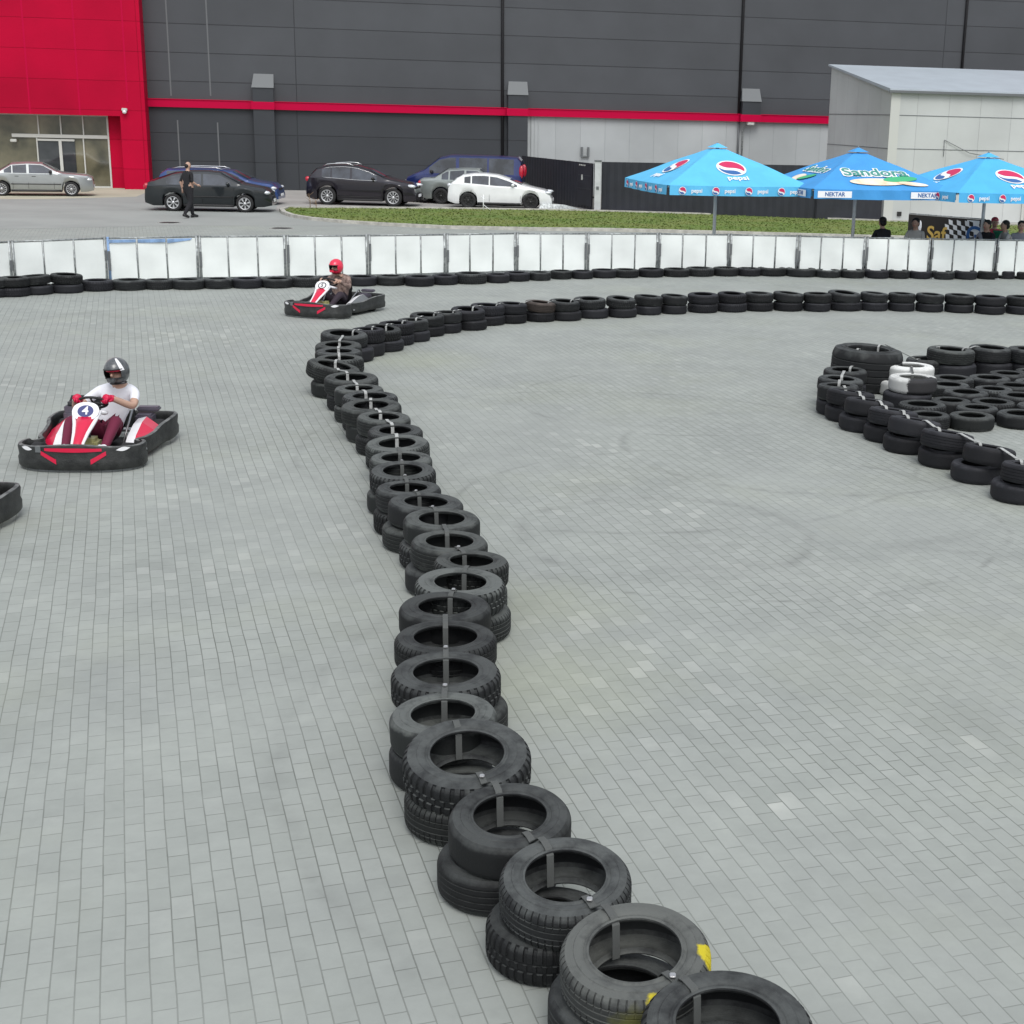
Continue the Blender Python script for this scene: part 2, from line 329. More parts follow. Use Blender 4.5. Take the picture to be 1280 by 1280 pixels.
# ------------------------------------------------------------------ mesh builder
class MB:
    def __init__(s): s.v = []; s.f = []; s.m = []; s.mats = []; s.sm = []
    def mi(s, m):
        if m not in s.mats: s.mats.append(m)
        return s.mats.index(m)
    def add(s, vs, fs, m, smooth=False, X=None):
        o = len(s.v); k = s.mi(m)
        for p in vs:
            p = Vector(p); s.v.append(tuple(X @ p if X else p))
        for f in fs: s.f.append(tuple(i+o for i in f)); s.m.append(k); s.sm.append(smooth)
    def box(s, c, d, m, X=None, bev=0.):
        x, y, z = [q/2 for q in d]; cx, cy, cz = c
        if bev:
            bm = bmesh.new(); bmesh.ops.create_cube(bm, size=1)
            for v_ in bm.verts: v_.co = Vector((v_.co.x*d[0], v_.co.y*d[1], v_.co.z*d[2]))+Vector(c)
            bmesh.ops.bevel(bm, geom=bm.edges[:], offset=bev, segments=2, affect='EDGES')
            bm.verts.ensure_lookup_table()
            s.add([v_.co[:] for v_ in bm.verts], [[v_.index for v_ in f.verts] for f in bm.faces], m, False, X); bm.free(); return
        vs = [(cx+i*x, cy+j*y, cz+k*z) for i in (-1, 1) for j in (-1, 1) for k in (-1, 1)]
        s.add(vs, [(0, 1, 3, 2), (4, 6, 7, 5), (0, 4, 5, 1), (2, 3, 7, 6), (0, 2, 6, 4), (1, 5, 7, 3)], m, False, X)
    def tube(s, pts, r, m, n=8, X=None, smooth=True, cap=True):
        pts = [Vector(p) for p in pts]; rs = r if isinstance(r, (list, tuple)) else [r]*len(pts)
        vs = []; fs = []; up = None
        for i, p in enumerate(pts):
            t = (pts[min(i+1, len(pts)-1)]-pts[max(i-1, 0)]).normalized()
            if up is None: up = Vector((0, 0, 1)) if abs(t.z) < .9 else Vector((1, 0, 0))
            a = t.cross(up)
            if a.length < 1e-4: a = t.cross(Vector((0, 1, 0)))
            a.normalize(); b = a.cross(t).normalized(); up = b
            for k in range(n):
                an = 2*math.pi*k/n; vs.append(p+rs[i]*(math.cos(an)*a+math.sin(an)*b))
        for i in range(len(pts)-1):
            for k in range(n):
                q = (k+1) % n; fs.append((i*n+k, i*n+q, (i+1)*n+q, (i+1)*n+k))
        if cap: fs.append(tuple(range(n))[::-1]); fs.append(tuple(range((len(pts)-1)*n, len(pts)*n)))
        s.add(vs, fs, m, smooth, X)
    def lathe(s, prof, m, n=24, X=None, smooth=True, close=False, mod=None, ang=None):
        vs = []; fs = []; K = len(prof)
        for i in range(n):
            an = ang(i) if ang else 2*math.pi*i/n
            for j, (r, z) in enumerate(prof):
                if mod: r = mod(i, j, r, z)
                vs.append((r*math.cos(an), r*math.sin(an), z))
        for i in range(n):
            q = (i+1) % n
            for j in range(K if close else K-1):
                jj = (j+1) % K; fs.append((i*K+j, q*K+j, q*K+jj, i*K+jj))
        s.add(vs, fs, m, smooth, X)
    def ell(s, c, r, m, nu=16, nv=10, X=None, keep=None):
        vs = []; fs = []
        for j in range(nv+1):
            ph = math.pi*j/nv
            for i in range(nu):
                th = 2*math.pi*i/nu
                vs.append((c[0]+r[0]*math.sin(ph)*math.cos(th), c[1]+r[1]*math.sin(ph)*math.sin(th), c[2]+r[2]*math.cos(ph)))
        for j in range(nv):
            for i in range(nu):
                q = (i+1) % nu
                if keep and not keep(2*math.pi*(i+.5)/nu, math.pi*(j+.5)/nv): continue
                fs.append((j*nu+i, (j+1)*nu+i, (j+1)*nu+q, j*nu+q))
        s.add(vs, fs, m, True, X)
    def prism(s, poly, z0, z1, m, X=None, smooth=False):
        k = len(poly); vs = [(x, y, z0) for x, y in poly]+[(x, y, z1) for x, y in poly]
        fs = [tuple(range(k))[::-1], tuple(range(k, 2*k))]+[(i, (i+1) % k, k+(i+1) % k, k+i) for i in range(k)]
        s.add(vs, fs, m, smooth, X)
    def text(s, txt, size, m, X, ext=.002, font_shear=0., off=.02):
        cu = bpy.data.curves.new('t', 'FONT'); cu.body = txt; cu.size = size; cu.align_x = 'CENTER'; cu.align_y = 'CENTER'; cu.extrude = ext; cu.shear = font_shear; cu.offset = size*off; cu.resolution_u = 4
        o = bpy.data.objects.new('t', cu); col.objects.link(o); bpy.context.view_layer.update()
        me = bpy.data.meshes.new_from_object(o)
        s.add([v.co[:] for v in me.vertices], [tuple(p.vertices) for p in me.polygons], m, False, X)
        bpy.data.objects.remove(o); bpy.data.curves.remove(cu); bpy.data.meshes.remove(me)
    def build(s, name, parent=None, loc=None, fix=True):
        me = bpy.data.meshes.new(name); me.from_pydata(s.v, [], s.f)
        for m in s.mats: me.materials.append(M[m] if isinstance(m, str) else m)
        me.polygons.foreach_set('material_index', s.m); me.polygons.foreach_set('use_smooth', s.sm)
        me.validate()
        if fix:
            bm = bmesh.new(); bm.from_mesh(me); bmesh.ops.recalc_face_normals(bm, faces=bm.faces[:]); bm.to_mesh(me); bm.free()
        o = bpy.data.objects.new(name, me); col.objects.link(o)
        if parent: o.parent = parent
        if loc is not None: o.location = loc
        return o
def tag(o, label=None, cat=None, group=None, kind=None):
    if label: o['label'] = label
    if cat: o['category'] = cat
    if group: o['group'] = group
    if kind: o['kind'] = kind
    return o
def empty(name, loc, rz=0., label=None, cat=None, group=None, s=1.):
    o = bpy.data.objects.new(name, None); o.empty_display_size = .2; col.objects.link(o)
    o.location = loc; o.rotation_euler = (0, 0, rz); o.scale = (s, s, s)
    return tag(o, label, cat, group)
def children(o): return [c for c in bpy.data.objects if c.parent == o]
def copy_tree(o, parent=None):
    c = o.copy(); col.objects.link(c)
    if parent: c.parent = parent
    for ch in children(o): copy_tree(ch, c)
    return c
def ordi(n): return str(n)+('th' if 10 <= n % 100 <= 20 else {1: 'st', 2: 'nd', 3: 'rd'}.get(n % 10, 'th'))

# ------------------------------------------------------------------ ground
b = MB(); n_ = 24
b.add([(-400+800*i/n_, -120+720*j/n_, 0) for j in range(n_+1) for i in range(n_+1)],
      [(j*(n_+1)+i, j*(n_+1)+i+1, (j+1)*(n_+1)+i+1, (j+1)*(n_+1)+i) for j in range(n_) for i in range(n_)], 'paving')
tag(b.build('paved_ground'), kind='structure')
def sheet(name, pxs, z, m):
    b = MB(); b.add([tuple(G(x, y))[:2]+(z,) for x, y in pxs], [tuple(range(len(pxs)))], m)
    o = b.build(name); tag(o, kind='structure'); return o
sheet('road', [(-400, 289), (0, 286.5), (200, 282.5), (350, 282), (560, 283.5), (760, 284), (1000, 288), (1290, 293), (1500, 297), (1500, 215), (330, 205), (-400, 215)], .003, 'road')
sheet('parking_area', [(345, 262), (360, 271), (700, 270), (1290, 290), (1700, 300), (1700, 205), (640, 205), (330, 205), (352, 240)], .004, 'parking')
sheet('forecourt', [(-300, 249), (60, 249), (170, 246), (185, 240), (170, 225), (-300, 225)], .005, 'sand')
lawn_back = [(361, 261.3), (450, 261.8), (600, 263), (700, 264.5), (760, 266), (900, 270), (1010, 274.3), (1103, 278), (1290, 284), (1420, 288)]
lawn_front = [(1420, 306), (1280, 302), (1100, 298), (900, 292.5), (760, 289), (660, 288), (560, 286), (480, 282.2), (430, 279), (388, 275), (366, 271.5), (355, 267.5), (352, 264)]
LB = [G(x, y) for x, y in lawn_back]; LF = [G(x, y) for x, y in lawn_front]
b = MB(); nb = len(LB)
lawn_poly = [(p.x, p.y) for p in LB+LF]
b.add([(x, y, .05) for x, y in lawn_poly], [tuple(range(len(lawn_poly)))], 'grass')
tag(b.build('lawn'), kind='structure')
# kerb all round the lawn, one stone profile swept along the outline
def kerb(pts, name, m, w_=.16, h_=.10, mn=None):
    b = MB(); n = len(pts); vs = []
    for i, p in enumerate(pts):
        a = pts[(i-1) % n]; c = pts[(i+1) % n]; t = Vector((c.x-a.x, c.y-a.y, 0)).normalized(); nn = Vector((-t.y, t.x, 0))
        vs += [p+nn*w_/2, p+nn*w_/2+Vector((0, 0, h_)), p-nn*w_/2+Vector((0, 0, h_)), p-nn*w_/2]
    fs = []
    for i in range(n):
        q = (i+1) % n
        for k in range(3): fs.append((i*4+k, i*4+k+1, q*4+k+1, q*4+k))
    b.add(vs, fs, m); return tag(b.build(name), kind='structure')
kerb(LB+LF, 'kerb', 'kerb_pale')
# grass tufts
def inside(x, y, poly):
    c = False; j = len(poly)-1
    for i in range(len(poly)):
        if (poly[i][1] > y) != (poly[j][1] > y) and x < (poly[j][0]-poly[i][0])*(y-poly[i][1])/(poly[j][1]-poly[i][1])+poly[i][0]: c = not c
        j = i
    return c
b = MB(); xs = [p[0] for p in lawn_poly]; ys = [p[1] for p in lawn_poly]; k = 0
vs = []; fs = []
while k < 14000:
    x = random.uniform(min(xs), max(xs)); y = random.uniform(min(ys), max(ys))
    if not inside(x, y, lawn_poly): continue
    k += 1; h = random.uniform(.04, .11)*(1.2 if random.random() < .1 else 1); a = random.uniform(0, math.pi); r = random.uniform(.02, .06)
    o = len(vs); vs += [(x-math.cos(a)*r, y-math.sin(a)*r, .045), (x+math.cos(a)*r, y+math.sin(a)*r, .045), (x+random.uniform(-.05, .05), y+random.uniform(-.05, .05), .05+h*.4)]
    fs.append((o, o+1, o+2))
b.add(vs, fs, 'blade'); tag(b.build('grass', fix=False), 'short patchy green grass on the lawn behind the track fence', 'grass', kind='stuff')
# drain covers in the road
for (px, py, lb) in ((212, 278.5, 'small round drain cover in the road below the walking man'), (352, 285.5, 'small round drain cover in the road left of the lawn tip')):
    b = MB(); g = G(px, py); b.lathe([(0, .008), (.30, .008), (.31, .0)], 'trim_black', 20)
    b.lathe([(.33, .0), (.33, .010), (.38, .010), (.38, 0)], 'concrete', 20)
    o = b.build('drain_cover', loc=g); tag(o, lb, 'drain cover', 'drain covers in the road')

# ------------------------------------------------------------------ warehouse
P0 = G(375, 238); WA = rad(90-78.2)
wh = empty('warehouse', P0, WA, 'large charcoal warehouse with red corner block, red band and pale lower wall', 'warehouse')
WU = Vector((math.cos(WA), math.sin(WA), 0)); WN = Vector((-math.sin(WA), math.cos(WA), 0))
def wall(px, py, off=0.):
    """local (x, z) on the wall plane (moved off metres towards the camera)"""
    d = ray(px, py); o = Vector((0, 0, CAMH)); q = P0-WN*off
    t = (q-o).dot(WN)/d.dot(WN); p = o+d*t-P0
    return p.dot(WU), p.z
RX = wall(188, 240, 1.2)[0]           # right edge of the red block
b = MB(); xr = 75
x652 = wall(652, 175)[0]; x628 = wall(628, 100)[0]; x925 = wall(925, 100)[0]; x1204 = wall(1204, 60)[0]
SY = .5
def wb(b, x0, x1, y0, y1, z0, z1, m): b.box(((x0+x1)/2, (y0+y1)/2, (z0+z1)/2), (x1-x0, y1-y0, z1-z0), m)
BZ0, BZ1 = 3.44, 3.76
b = MB(); wb(b, RX-20, xr, 0, 40, BZ1-.1, 13, 'clad_grey'); b.build('upper_wall', wh)
b = MB(); wb(b, RX-20, x652, .02, 40, 0, BZ1-.1, 'clad_grey_low'); b.build('lower_wall', wh)
b = MB(); wb(b, x652, xr, .03, 40, 0, BZ1-.1, 'clad_pale')
for i in range(5): wb(b, x652+.08+i*.17, x652+.12+i*.17, 0, .03, .1, BZ0, 'clad_pale')
b.build('pale_lower_wall', wh)
b = MB(); wb(b, RX-21, xr+.4, -.4, 41, 13, 13.3, 'trim_black'); b.build('roof', wh)
b = MB(); wb(b, RX, xr, -.16, 0, BZ0, BZ1, 'band_red'); wb(b, RX, xr, -.19, 0, BZ1, BZ1+.03, 'band_red')
for px in (315, 632, 923):      # band wraps in front of each pilaster
    x = wall(px, 140)[0]; wb(b, x, x+.98, -.45, -.16, BZ0+.002, BZ1+.002, 'band_red')
b.build('red_band', wh)
b = MB(); x = wall(1246, 3)[0]; wb(b, x, xr, -.12, 0, 9.86, 10.3, 'band_red'); b.build('high_red_band', wh)
for px, mlow in ((316, 'clad_grey_low'), (633, 'clad_grey_low'), (924, 'clad_pale')):
    x = wall(px, 140)[0]; b = MB()
    wb(b, x+.04, x+.92, -.40, 0, 0 if px < 800 else BZ1, 4.35, 'clad_grey_low')
    b.add([(x, -.44, 4.35), (x+.94, -.44, 4.35), (x+.94, 0, 4.35), (x, 0, 4.35), (x+.10, 0, 4.93), (x+.94, 0, 4.93)],
          [(0, 1, 5, 4), (0, 4, 3), (1, 2, 5), (0, 3, 2, 1), (2, 3, 4, 5)], 'box_grey')
    b.build('pilaster', wh)
for xx in (x628, x925, x1204):
    b = MB(); b.tube([(xx, -.05, BZ1 if xx != x628 else .1), (xx, -.05, 13)], .07, 'dark_gap', 8); b.build('downpipe', wh)
b = MB()
for (pa, pb, ya, yb) in ((206.5, 219, 0, 120), (258.6, 266, 0, 120), (217, 221, 150, 225), (268, 270.5, 153, 230)):
    xx = wall((pa+pb)/2, 100)[0]; z0 = wall(pb, yb)[1]; z1 = 13 if ya == 0 else wall(pa, ya)[1]
    wb(b, xx-.03, xx+.03, -.006, 0, max(z0, .05), z1, 'light_seam')
b.build('cover_strip', wh)
# small bracket and wall lamp
b = MB(); x, z = wall(731.5, 190)
wb(b, x-.20, x-.12, -.12, .03, z-.22, z+.22, 'box_grey'); wb(b, x+.10, x+.18, -.12, .03, z-.22, z+.22, 'box_grey'); wb(b, x-.2, x+.18, -.1, .03, z-.22, z-.17, 'box_grey')
b.build('wall_bracket', wh)
b = MB(); x, z = wall(935, 154); b.tube([(x-.25, -.05, 1.9), (x-.25, -.05, z-.25), (x-.1, -.15, z-.1)], .035, 'metal', 6)
b.tube([(x-.45, -.05, 1.6), (x-.45, -.05, BZ0)], .05, 'box_grey', 6); b.build('conduit', wh)
b = MB(); b.box((x+.03, -.3, z), (.34, .24, .18), 'frame_pale', bev=.03); b.build('wall_lamp', wh)
# red block: 1.2 m proud of the grey wall, with the recessed shop front
def wr(px, py, off=1.2): return wall(px, py, off)
GL = -30; xo = wr(153, 190)[0]; zt = 3.02; gx = wall(136, 200, .5)[0]
b = MB()
wb(b, xo, RX, -1.2, 0, 0, 13, 'clad_red'); wb(b, RX-20, xo, -1.2, 0, zt, 13, 'clad_red'); b.build('red_facade', wh)
b = MB(); wb(b, gx+.06, xo, -.42, 0, 0, zt, 'clad_red'); b.build('red_return', wh)
b = MB()
for px in (31, 94, 155):
    xx = wr(px, 60)[0]; wb(b, xx-.03, xx+.03, -1.206, -1.2, (zt if px < 150 else 3.6), 13, 'band_red')
b.build('facade_cover_strip', wh)
b = MB(); wb(b, RX-20, gx+.06, -.36, -.30, .06, zt, 'shop_glass'); b.build('shop_window', wh)
b = MB()
wb(b, gx, gx+.07, -.45, -.36, 0, zt, 'frame_pale'); wb(b, RX-20, gx, -.45, -.36, 0, .07, 'frame_pale'); wb(b, RX-20, gx, -.45, -.36, zt-.05, zt, 'frame_pale')
za = wall(110, 171, .42)[1]
wb(b, wall(15, 170, .42)[0], gx, -.46, -.36, za-.07, za+.07, 'frame_pale')
for px in (48, 76, 104): xx = wall(px, 160, .42)[0]; wb(b, xx-.025, xx+.025, -.43, -.36, za, zt-.05, 'frame_pale')
for px in (48, 106): xx = wall(px, 200, .42)[0]; wb(b, xx-.025, xx+.025, -.43, -.36, .07, za-.07, 'frame_pale')
b.build('window_frame', wh)
x0, x1, xm = wall(49, 200, .42)[0], wall(95, 200, .42)[0], wall(77, 200, .42)[0]
dr = MB(); wb(dr, x0, xm-.05, -.40, -.36, .07, za-.16, 'door_glass'); wb(dr, xm+.05, x1, -.40, -.36, .07, za-.16, 'door_glass'); d_o = dr.build('glass_door', wh)
b = MB(); wb(b, xm-.06, xm+.06, -.47, -.36, .07, za-.16, 'frame_pale'); wb(b, x0, x1, -.46, -.36, za-.2, za-.12, 'frame_pale'); b.build('door_frame', d_o)
b = MB(); x, z = wr(156, 137); b.box((x, -1.3, z), (.22, .22, .12), 'frame_pale', bev=.02); b.ell((x, -1.34, z-.08), (.09, .09, .09), 'p_white'); b.build('wall_camera', wh)
b = MB(); x, z = wall(17, 175.5, .55); b.box((x, -.55, z), (.25, .18, .12), 'frame_pale', bev=.02); b.build('window_camera', wh)

# ------------------------------------------------------------------ shed
C0 = G(1103.5, 276.5)
sh = empty('metal_shed', C0, WA, 'pale metal shed with bluish lean-to roof right of the umbrellas', 'shed')
SD, SW, E0, E1 = 6.9, 22., 4.68, 5.72
b = MB()
b.add([(0, 0, 0), (SW, 0, 0), (SW, SD, 0), (0, SD, 0), (0, 0, E0), (SW, 0, E0), (SW, SD, E1), (0, SD, E1)],
      [(0, 1, 5, 4), (1, 2, 6, 5), (2, 3, 7, 6), (3, 0, 4, 7), (4, 5, 6, 7)], 'clad_shed'); b.build('wall', sh)
b = MB(); t_ = .1
b.add([(-.12, -.15, E0-.02), (SW+.2, -.15, E0-.02), (SW+.2, SD+.1, E1+.03), (-.12, SD+.1, E1+.03), (-.12, -.15, E0+t_), (SW+.2, -.15, E0+t_), (SW+.2, SD+.1, E1+t_), (-.12, SD+.1, E1+t_)],
      [(0, 1, 5, 4), (1, 2, 6, 5), (2, 3, 7, 6), (3, 0, 4, 7), (4, 5, 6, 7), (0, 3, 2, 1)], 'shed_roof'); b.build('roof', sh)
b = MB(); b.box((SW/2, -.17, E0+.0), (SW+.3, .05, .09), 'box_grey'); b.build('gutter', sh)
b = MB(); b.box((.17, -.015, E0/2), (.36, .03, E0-.1), 'frame_pale'); b.build('corner_trim', sh)
b = MB()
for z in (3.85, 2.65, 1.45): wb(b, -.006, SW, -.012, .0, z-.012, z+.012, 'box_grey'); wb(b, -.012, 0, 0, SD, z-.012, z+.012, 'box_grey')
b.build('panel_seam', sh)
b = MB(); b.box((.62, -.03, .28), (.16, .06, .16), 'trim_black'); b.build('vent', sh)
b = MB(); wb(b, 5.55, 6.95, -.06, .0, .0, 2.2, 'frame_pale'); wb(b, 5.68, 6.8, -.09, -.06, .06, 2.1, 'door_glass'); b.build('door', sh)
b = MB(); b.tube([(2.2, -.02, 3.0), (2.2, -.05, 2.4)], .012, 'box_grey', 5); b.tube([(2.2, -.04, 3.0), (3.2, -.1, 2.55), (4.6, -.12, 2.35)], .012, 'box_grey', 5); b.build('cable', sh)

# ------------------------------------------------------------------ dark sheet fences
def sheet_fence(a, c, h0, h1, label, base=0., step=2.4):
    d = (c-a); L_ = d.length; o = empty('sheet_fence', a, math.atan2(d.y, d.x), label, 'fence')
    b = MB(); n = max(2, int(L_/.15))
    vs = []
    for i in range(n+1):
        x = L_*i/n; y = .015*(i % 2); h = h0+(h1-h0)*i/n; vs += [(x, y, .03), (x, y, h)]
    b.add(vs, [(2*i, 2*i+2, 2*i+3, 2*i+1) for i in range(n)], 'dark_fence')
    b.box((L_/2, .05, .5), (L_, .04, .06), 'dark_fence'); b.build('sheeting', o)
    k = max(1, int(L_/step))
    for i in range(k+1): b = MB(); b.box((L_*i/k, .07, (h0+(h1-h0)*i/k)/2), (.07, .07, h0+(h1-h0)*i/k), 'dark_fence'); b.build('post', o)
    return o
g1 = G(652, 248); g2 = G(741, 263.5)
gt = sheet_fence(g1, g2, 1.80, 1.78, 'black sheet metal fence running from the warehouse to the pale post')
L_ = (g2-g1).length
b = MB(); b.box((L_-.75, -.03, .9), (1.35, .03, 1.5), 'dark_fence'); b.box((L_-.75, -.045, 1.3), (1.3, .02, .03), 'clad_grey_low'); b.box((L_-.75, -.045, .8), (1.3, .02, .03), 'clad_grey_low'); b.build('door', gt)
b = MB(); b.box((L_-1.0, -.05, 1.22), (.12, .03, .2), 'frame_pale'); 
for i in range(4): b.box((L_-1.35+i*.17, -.012, 1.68), (.07, .02, .05), 'frame_pale')
b.build('notice', gt)
p = G(746.5, 265)
po = MB(); po.box((0, 0, .94), (.24, .2, 1.88), 'pale_post', bev=.01); po.box((0, -.11, .9), (.1, .03, .12), 'box_grey'); po.box((0, 0, 1.9), (.28, .24, .05), 'box_grey')
tag(po.build('gate_post', loc=p), 'pale grey square post between the black sheet fences', 'post')
sheet_fence(G(752, 264.5), G(1020, 275), 1.86, 1.98, 'long black sheet fence behind the lawn under the left umbrella')
sheet_fence(G(1020, 275.3), G(1100, 276.3), 1.98, 1.95, 'short black sheet fence joining the pale shed corner')

# ------------------------------------------------------------------ track fence of white sheets on steel frames
uprights = [-60, -22, 12.5, 52.5, 91, 132, 170, 207, 247, 284, 321, 357, 393, 426.5, 459.5, 494, 525.5, 557, 587, 616, 645, 675.7, 704, 734, 765, 794, 823.5, 853.7, 883, 912.5, 942, 970, 998.5, 1027, 1055, 1083, 1111, 1137, 1164.5, 1193, 1220, 1246.5, 1271, 1297, 1322, 1347, 1372]
ftop = [(-80, 305), (10, 301), (130, 296.6), (250, 294.5), (355, 294), (460, 293.2), (560, 292), (645, 290.6), (735, 291), (823, 291.2), (912, 292.3), (1000, 294), (1083, 296), (1164, 297.5), (1280, 299.2), (1400, 301.5)]
def interp(t, x):
    for (a, p), (c, q) in zip(t, t[1:]):
        if x <= c: return p+(q-p)*(x-a)/(c-a)
    return t[-1][1]
FH = .95
sections = [(i, i+3) for i in range(2, len(uprights)-3, 3)]
sections.insert(0, (0, 2))
for k, (i0, i1) in enumerate(sections):
    A = G(uprights[i0], interp(ftop, uprights[i0]), FH); C = G(uprights[i1], interp(ftop, uprights[i1]), FH)
    A.z = C.z = 0; d = C-A; L_ = d.length
    if k == 0: lb = 'white track fence section cut off by the left picture edge'
    elif k == len(sections)-1: lb = 'white track fence section cut off by the right picture edge'
    elif k == 2: lb = 'white track fence section with blue stained top and blue left post'
    else: lb = 'white sheet track fence section, %s full one from the left picture edge' % ordi(k)
    o = empty('track_fence_panel', A, math.atan2(d.y, d.x), lb, 'fence panel', 'white fence panels round the kart track')
    tt = [(G(uprights[j], interp(ftop, uprights[j]), FH)-G(uprights[i0], interp(ftop, uprights[i0]), FH)).length for j in range(i0, i1+1)]
    for j in range(len(tt)-1):
        xa, xb = tt[j]+.02, tt[j+1]-.02; b = MB(); vs = []; fs = []; nx, nz = 6, 5
        ph = random.random()*6
        for zi in range(nz+1):
            for xi in range(nx+1):
                u = xi/nx; v = zi/nz
                vs.append((xa+(xb-xa)*u, .012*math.sin(3*u+5*v+ph)-.012, .09+(FH-.135)*v))
        fs = [(zi*(nx+1)+xi, zi*(nx+1)+xi+1, (zi+1)*(nx+1)+xi+1, (zi+1)*(nx+1)+xi) for zi in range(nz) for xi in range(nx)]
        b.add(vs, fs, 'sheet', True)
        b.add([(x, y+.012, z) for x, y, z in vs], fs, 'sheet', True)
        if k == 2:
            hh = (.06, .07, .09)[j]; b.add([(xa, -.034, FH-.05-hh), (xb if j < 2 else xb-.15, -.034, FH-.05-hh*(1 if j < 2 else .4)), (xb-(.1 if j == 2 else 0), -.034, FH-.048), (xa, -.034, FH-.048)], [(0, 1, 2, 3)], 'blue_sheet')
        b.build('sheet', o)
    b = MB()
    b.tube([(0, 0, FH-.02), (L_, 0, FH-.02)], .018, 'metal', 6); b.tube([(0, 0, .08), (L_, 0, .08)], .018, 'metal', 6)
    for t in tt[1:-1]: b.tube([(t, -.008, .05), (t, -.008, FH-.02)], .016, 'metal', 6)
    b.build('frame', o)
    for t in (.035, L_-.035):
        b = MB(); b.tube([(t, -.012, .0), (t, -.012, FH+.01)], .026, 'blue_sheet' if (k == 2 and t < .1) else 'metal', 8)
        b.box((t, .0, .015), (.06, .5, .03), 'metal'); b.build('post', o)
        if random.random() < .8:
            b = MB(); b.box((t, -.045, random.uniform(.45, .6)), (.05, .012, random.uniform(.2, .4)), 'box_grey'); b.build('clamp', o)

# ------------------------------------------------------------------ tyres
def tyre_mesh(name, m, R=.30, hw=.085, ri=.178, n=72, style='rib'):
    P = [(ri+.006, .070), (ri-.001, .077), (ri+.001, .083), (ri+.010, .086), (ri+.016, .081), (ri+.022, .080), (ri+.028, .085), (ri+.045, .089), (ri+.060, .089), (ri+.064, .086), (ri+.070, .0865),
         (R-.028, .080), (R-.022, .081), (R-.012, .071), (R-.004, .060), (R-.001, .050)]
    if style == 'rib': P += [(R-.0005, .046), (R-.008, .045), (R-.008, .040), (R, .039), (R, .018), (R-.008, .017), (R-.008, .012), (R, .011), (R, 0)]
    elif style == 'lug': P += [(R, .04), (R, .025), (R, .022), (R-.009, .020), (R-.009, .013), (R, .012), (R, 0)]
    elif style == 'sipe': P += [(R, .044), (R-.007, .042), (R-.007, .037), (R, .036), (R, .018), (R-.006, .016), (R-.006, .012), (R, .011), (R, 0)]
    else: P += [(R, .04), (R, .022), (R, 0)]
    I = [(R-.014, 0), (R-.015, .045), (R-.025, .062), (ri+.055, .074), (ri+.03, .070), (ri+.012, .060)]
    s_ = hw/.089
    prof = [(r, z*s_) for r, z in P]+[(r, -z*s_) for r, z in reversed(P[:-1])]+[(r, -z*s_) for r, z in reversed(I)]+[(r, z*s_) for r, z in I[1:]]
    per = {'lug': 40, 'sipe': 56}.get(style)
    if per: n = per*4
    def mod(i, j, r, z):
        az = abs(z)/s_
        if r > R-.03 and j < 2*len(P) and per:
            up = i % 4 in ((1, 2) if style == 'lug' else (2, 3))
            if style == 'lug' and .021 < az < .080 and not up: return r-.009
            if style == 'lug' and az < .0125 and up: return r-.006
            if style == 'sipe' and .019 < az < .076 and not up: return r-.006
            if style == 'sipe' and az < .012 and up and False: return r
        return r
    def ang(i):
        f = {'lug': (0, .07, .60, .67), 'sipe': (0, .14, .18, .96)}[style][i % 4]
        return 2*math.pi*(i//4+f)/per
    b = MB(); b.lathe(prof, m, n, close=True, mod=mod, smooth=True, ang=ang if per else None)
    me_o = b.build(name); me = me_o.data; bpy.data.objects.remove(me_o)
    me.set_sharp_from_angle(angle=rad(30))
    return me
TM = {}
def tm(m, style, n=72, ri=.178):
    k = (m, style, n, ri)
    if k not in TM: TM[k] = tyre_mesh('tyre_'+style, m, n=n, style=style, ri=ri)
    return TM[k]
HW = .085
styles = ['rib', 'sipe', 'rib', 'smooth', 'lug']
rub = ['rubber', 'rubber_dusty', 'rubber', 'rubber_dusty']
def put_tyre(x, y, z, D, label, group, m=None, style=None, tx=0, ty=0, ri=None, n=72, hz=1., name='tyre', cat='tyre'):
    style = style or random.choice(styles); m = m or random.choice(rub)
    if style in ('lug',): n = 120
    if style == 'sipe' : n = 108
    ri = ri or random.choice((.172, .178, .185))
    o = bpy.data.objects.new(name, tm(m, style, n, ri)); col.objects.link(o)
    k = D/.6; o.scale = (k, k*random.uniform(.96, 1.03), hz)
    o.location = (x, y, z); o.rotation_euler = (rad(tx), rad(ty), 0)
    o.rotation_euler = (Matrix.Rotation(rad(tx), 3, 'X') @ Matrix.Rotation(rad(ty), 3, 'Y') @ Matrix.Rotation(0 if 'yellow' in m or 'white' in m else random.uniform(0, 6.28), 3, 'Z')).to_euler()
    tag(o, label, cat, group); return o
def relax(P, k=.96, it=30):
    for _ in range(it):
        for a, c in zip(P, P[1:]):
            d = Vector((c[0]-a[0], c[1]-a[1])); m_ = (a[2]+c[2])/2*k; l_ = d.length
            if l_ < m_ and l_ > 1e-4:
                q = d*((m_-l_)/l_/2); a[0] -= q.x; a[1] -= q.y; c[0] += q.x; c[1] += q.y
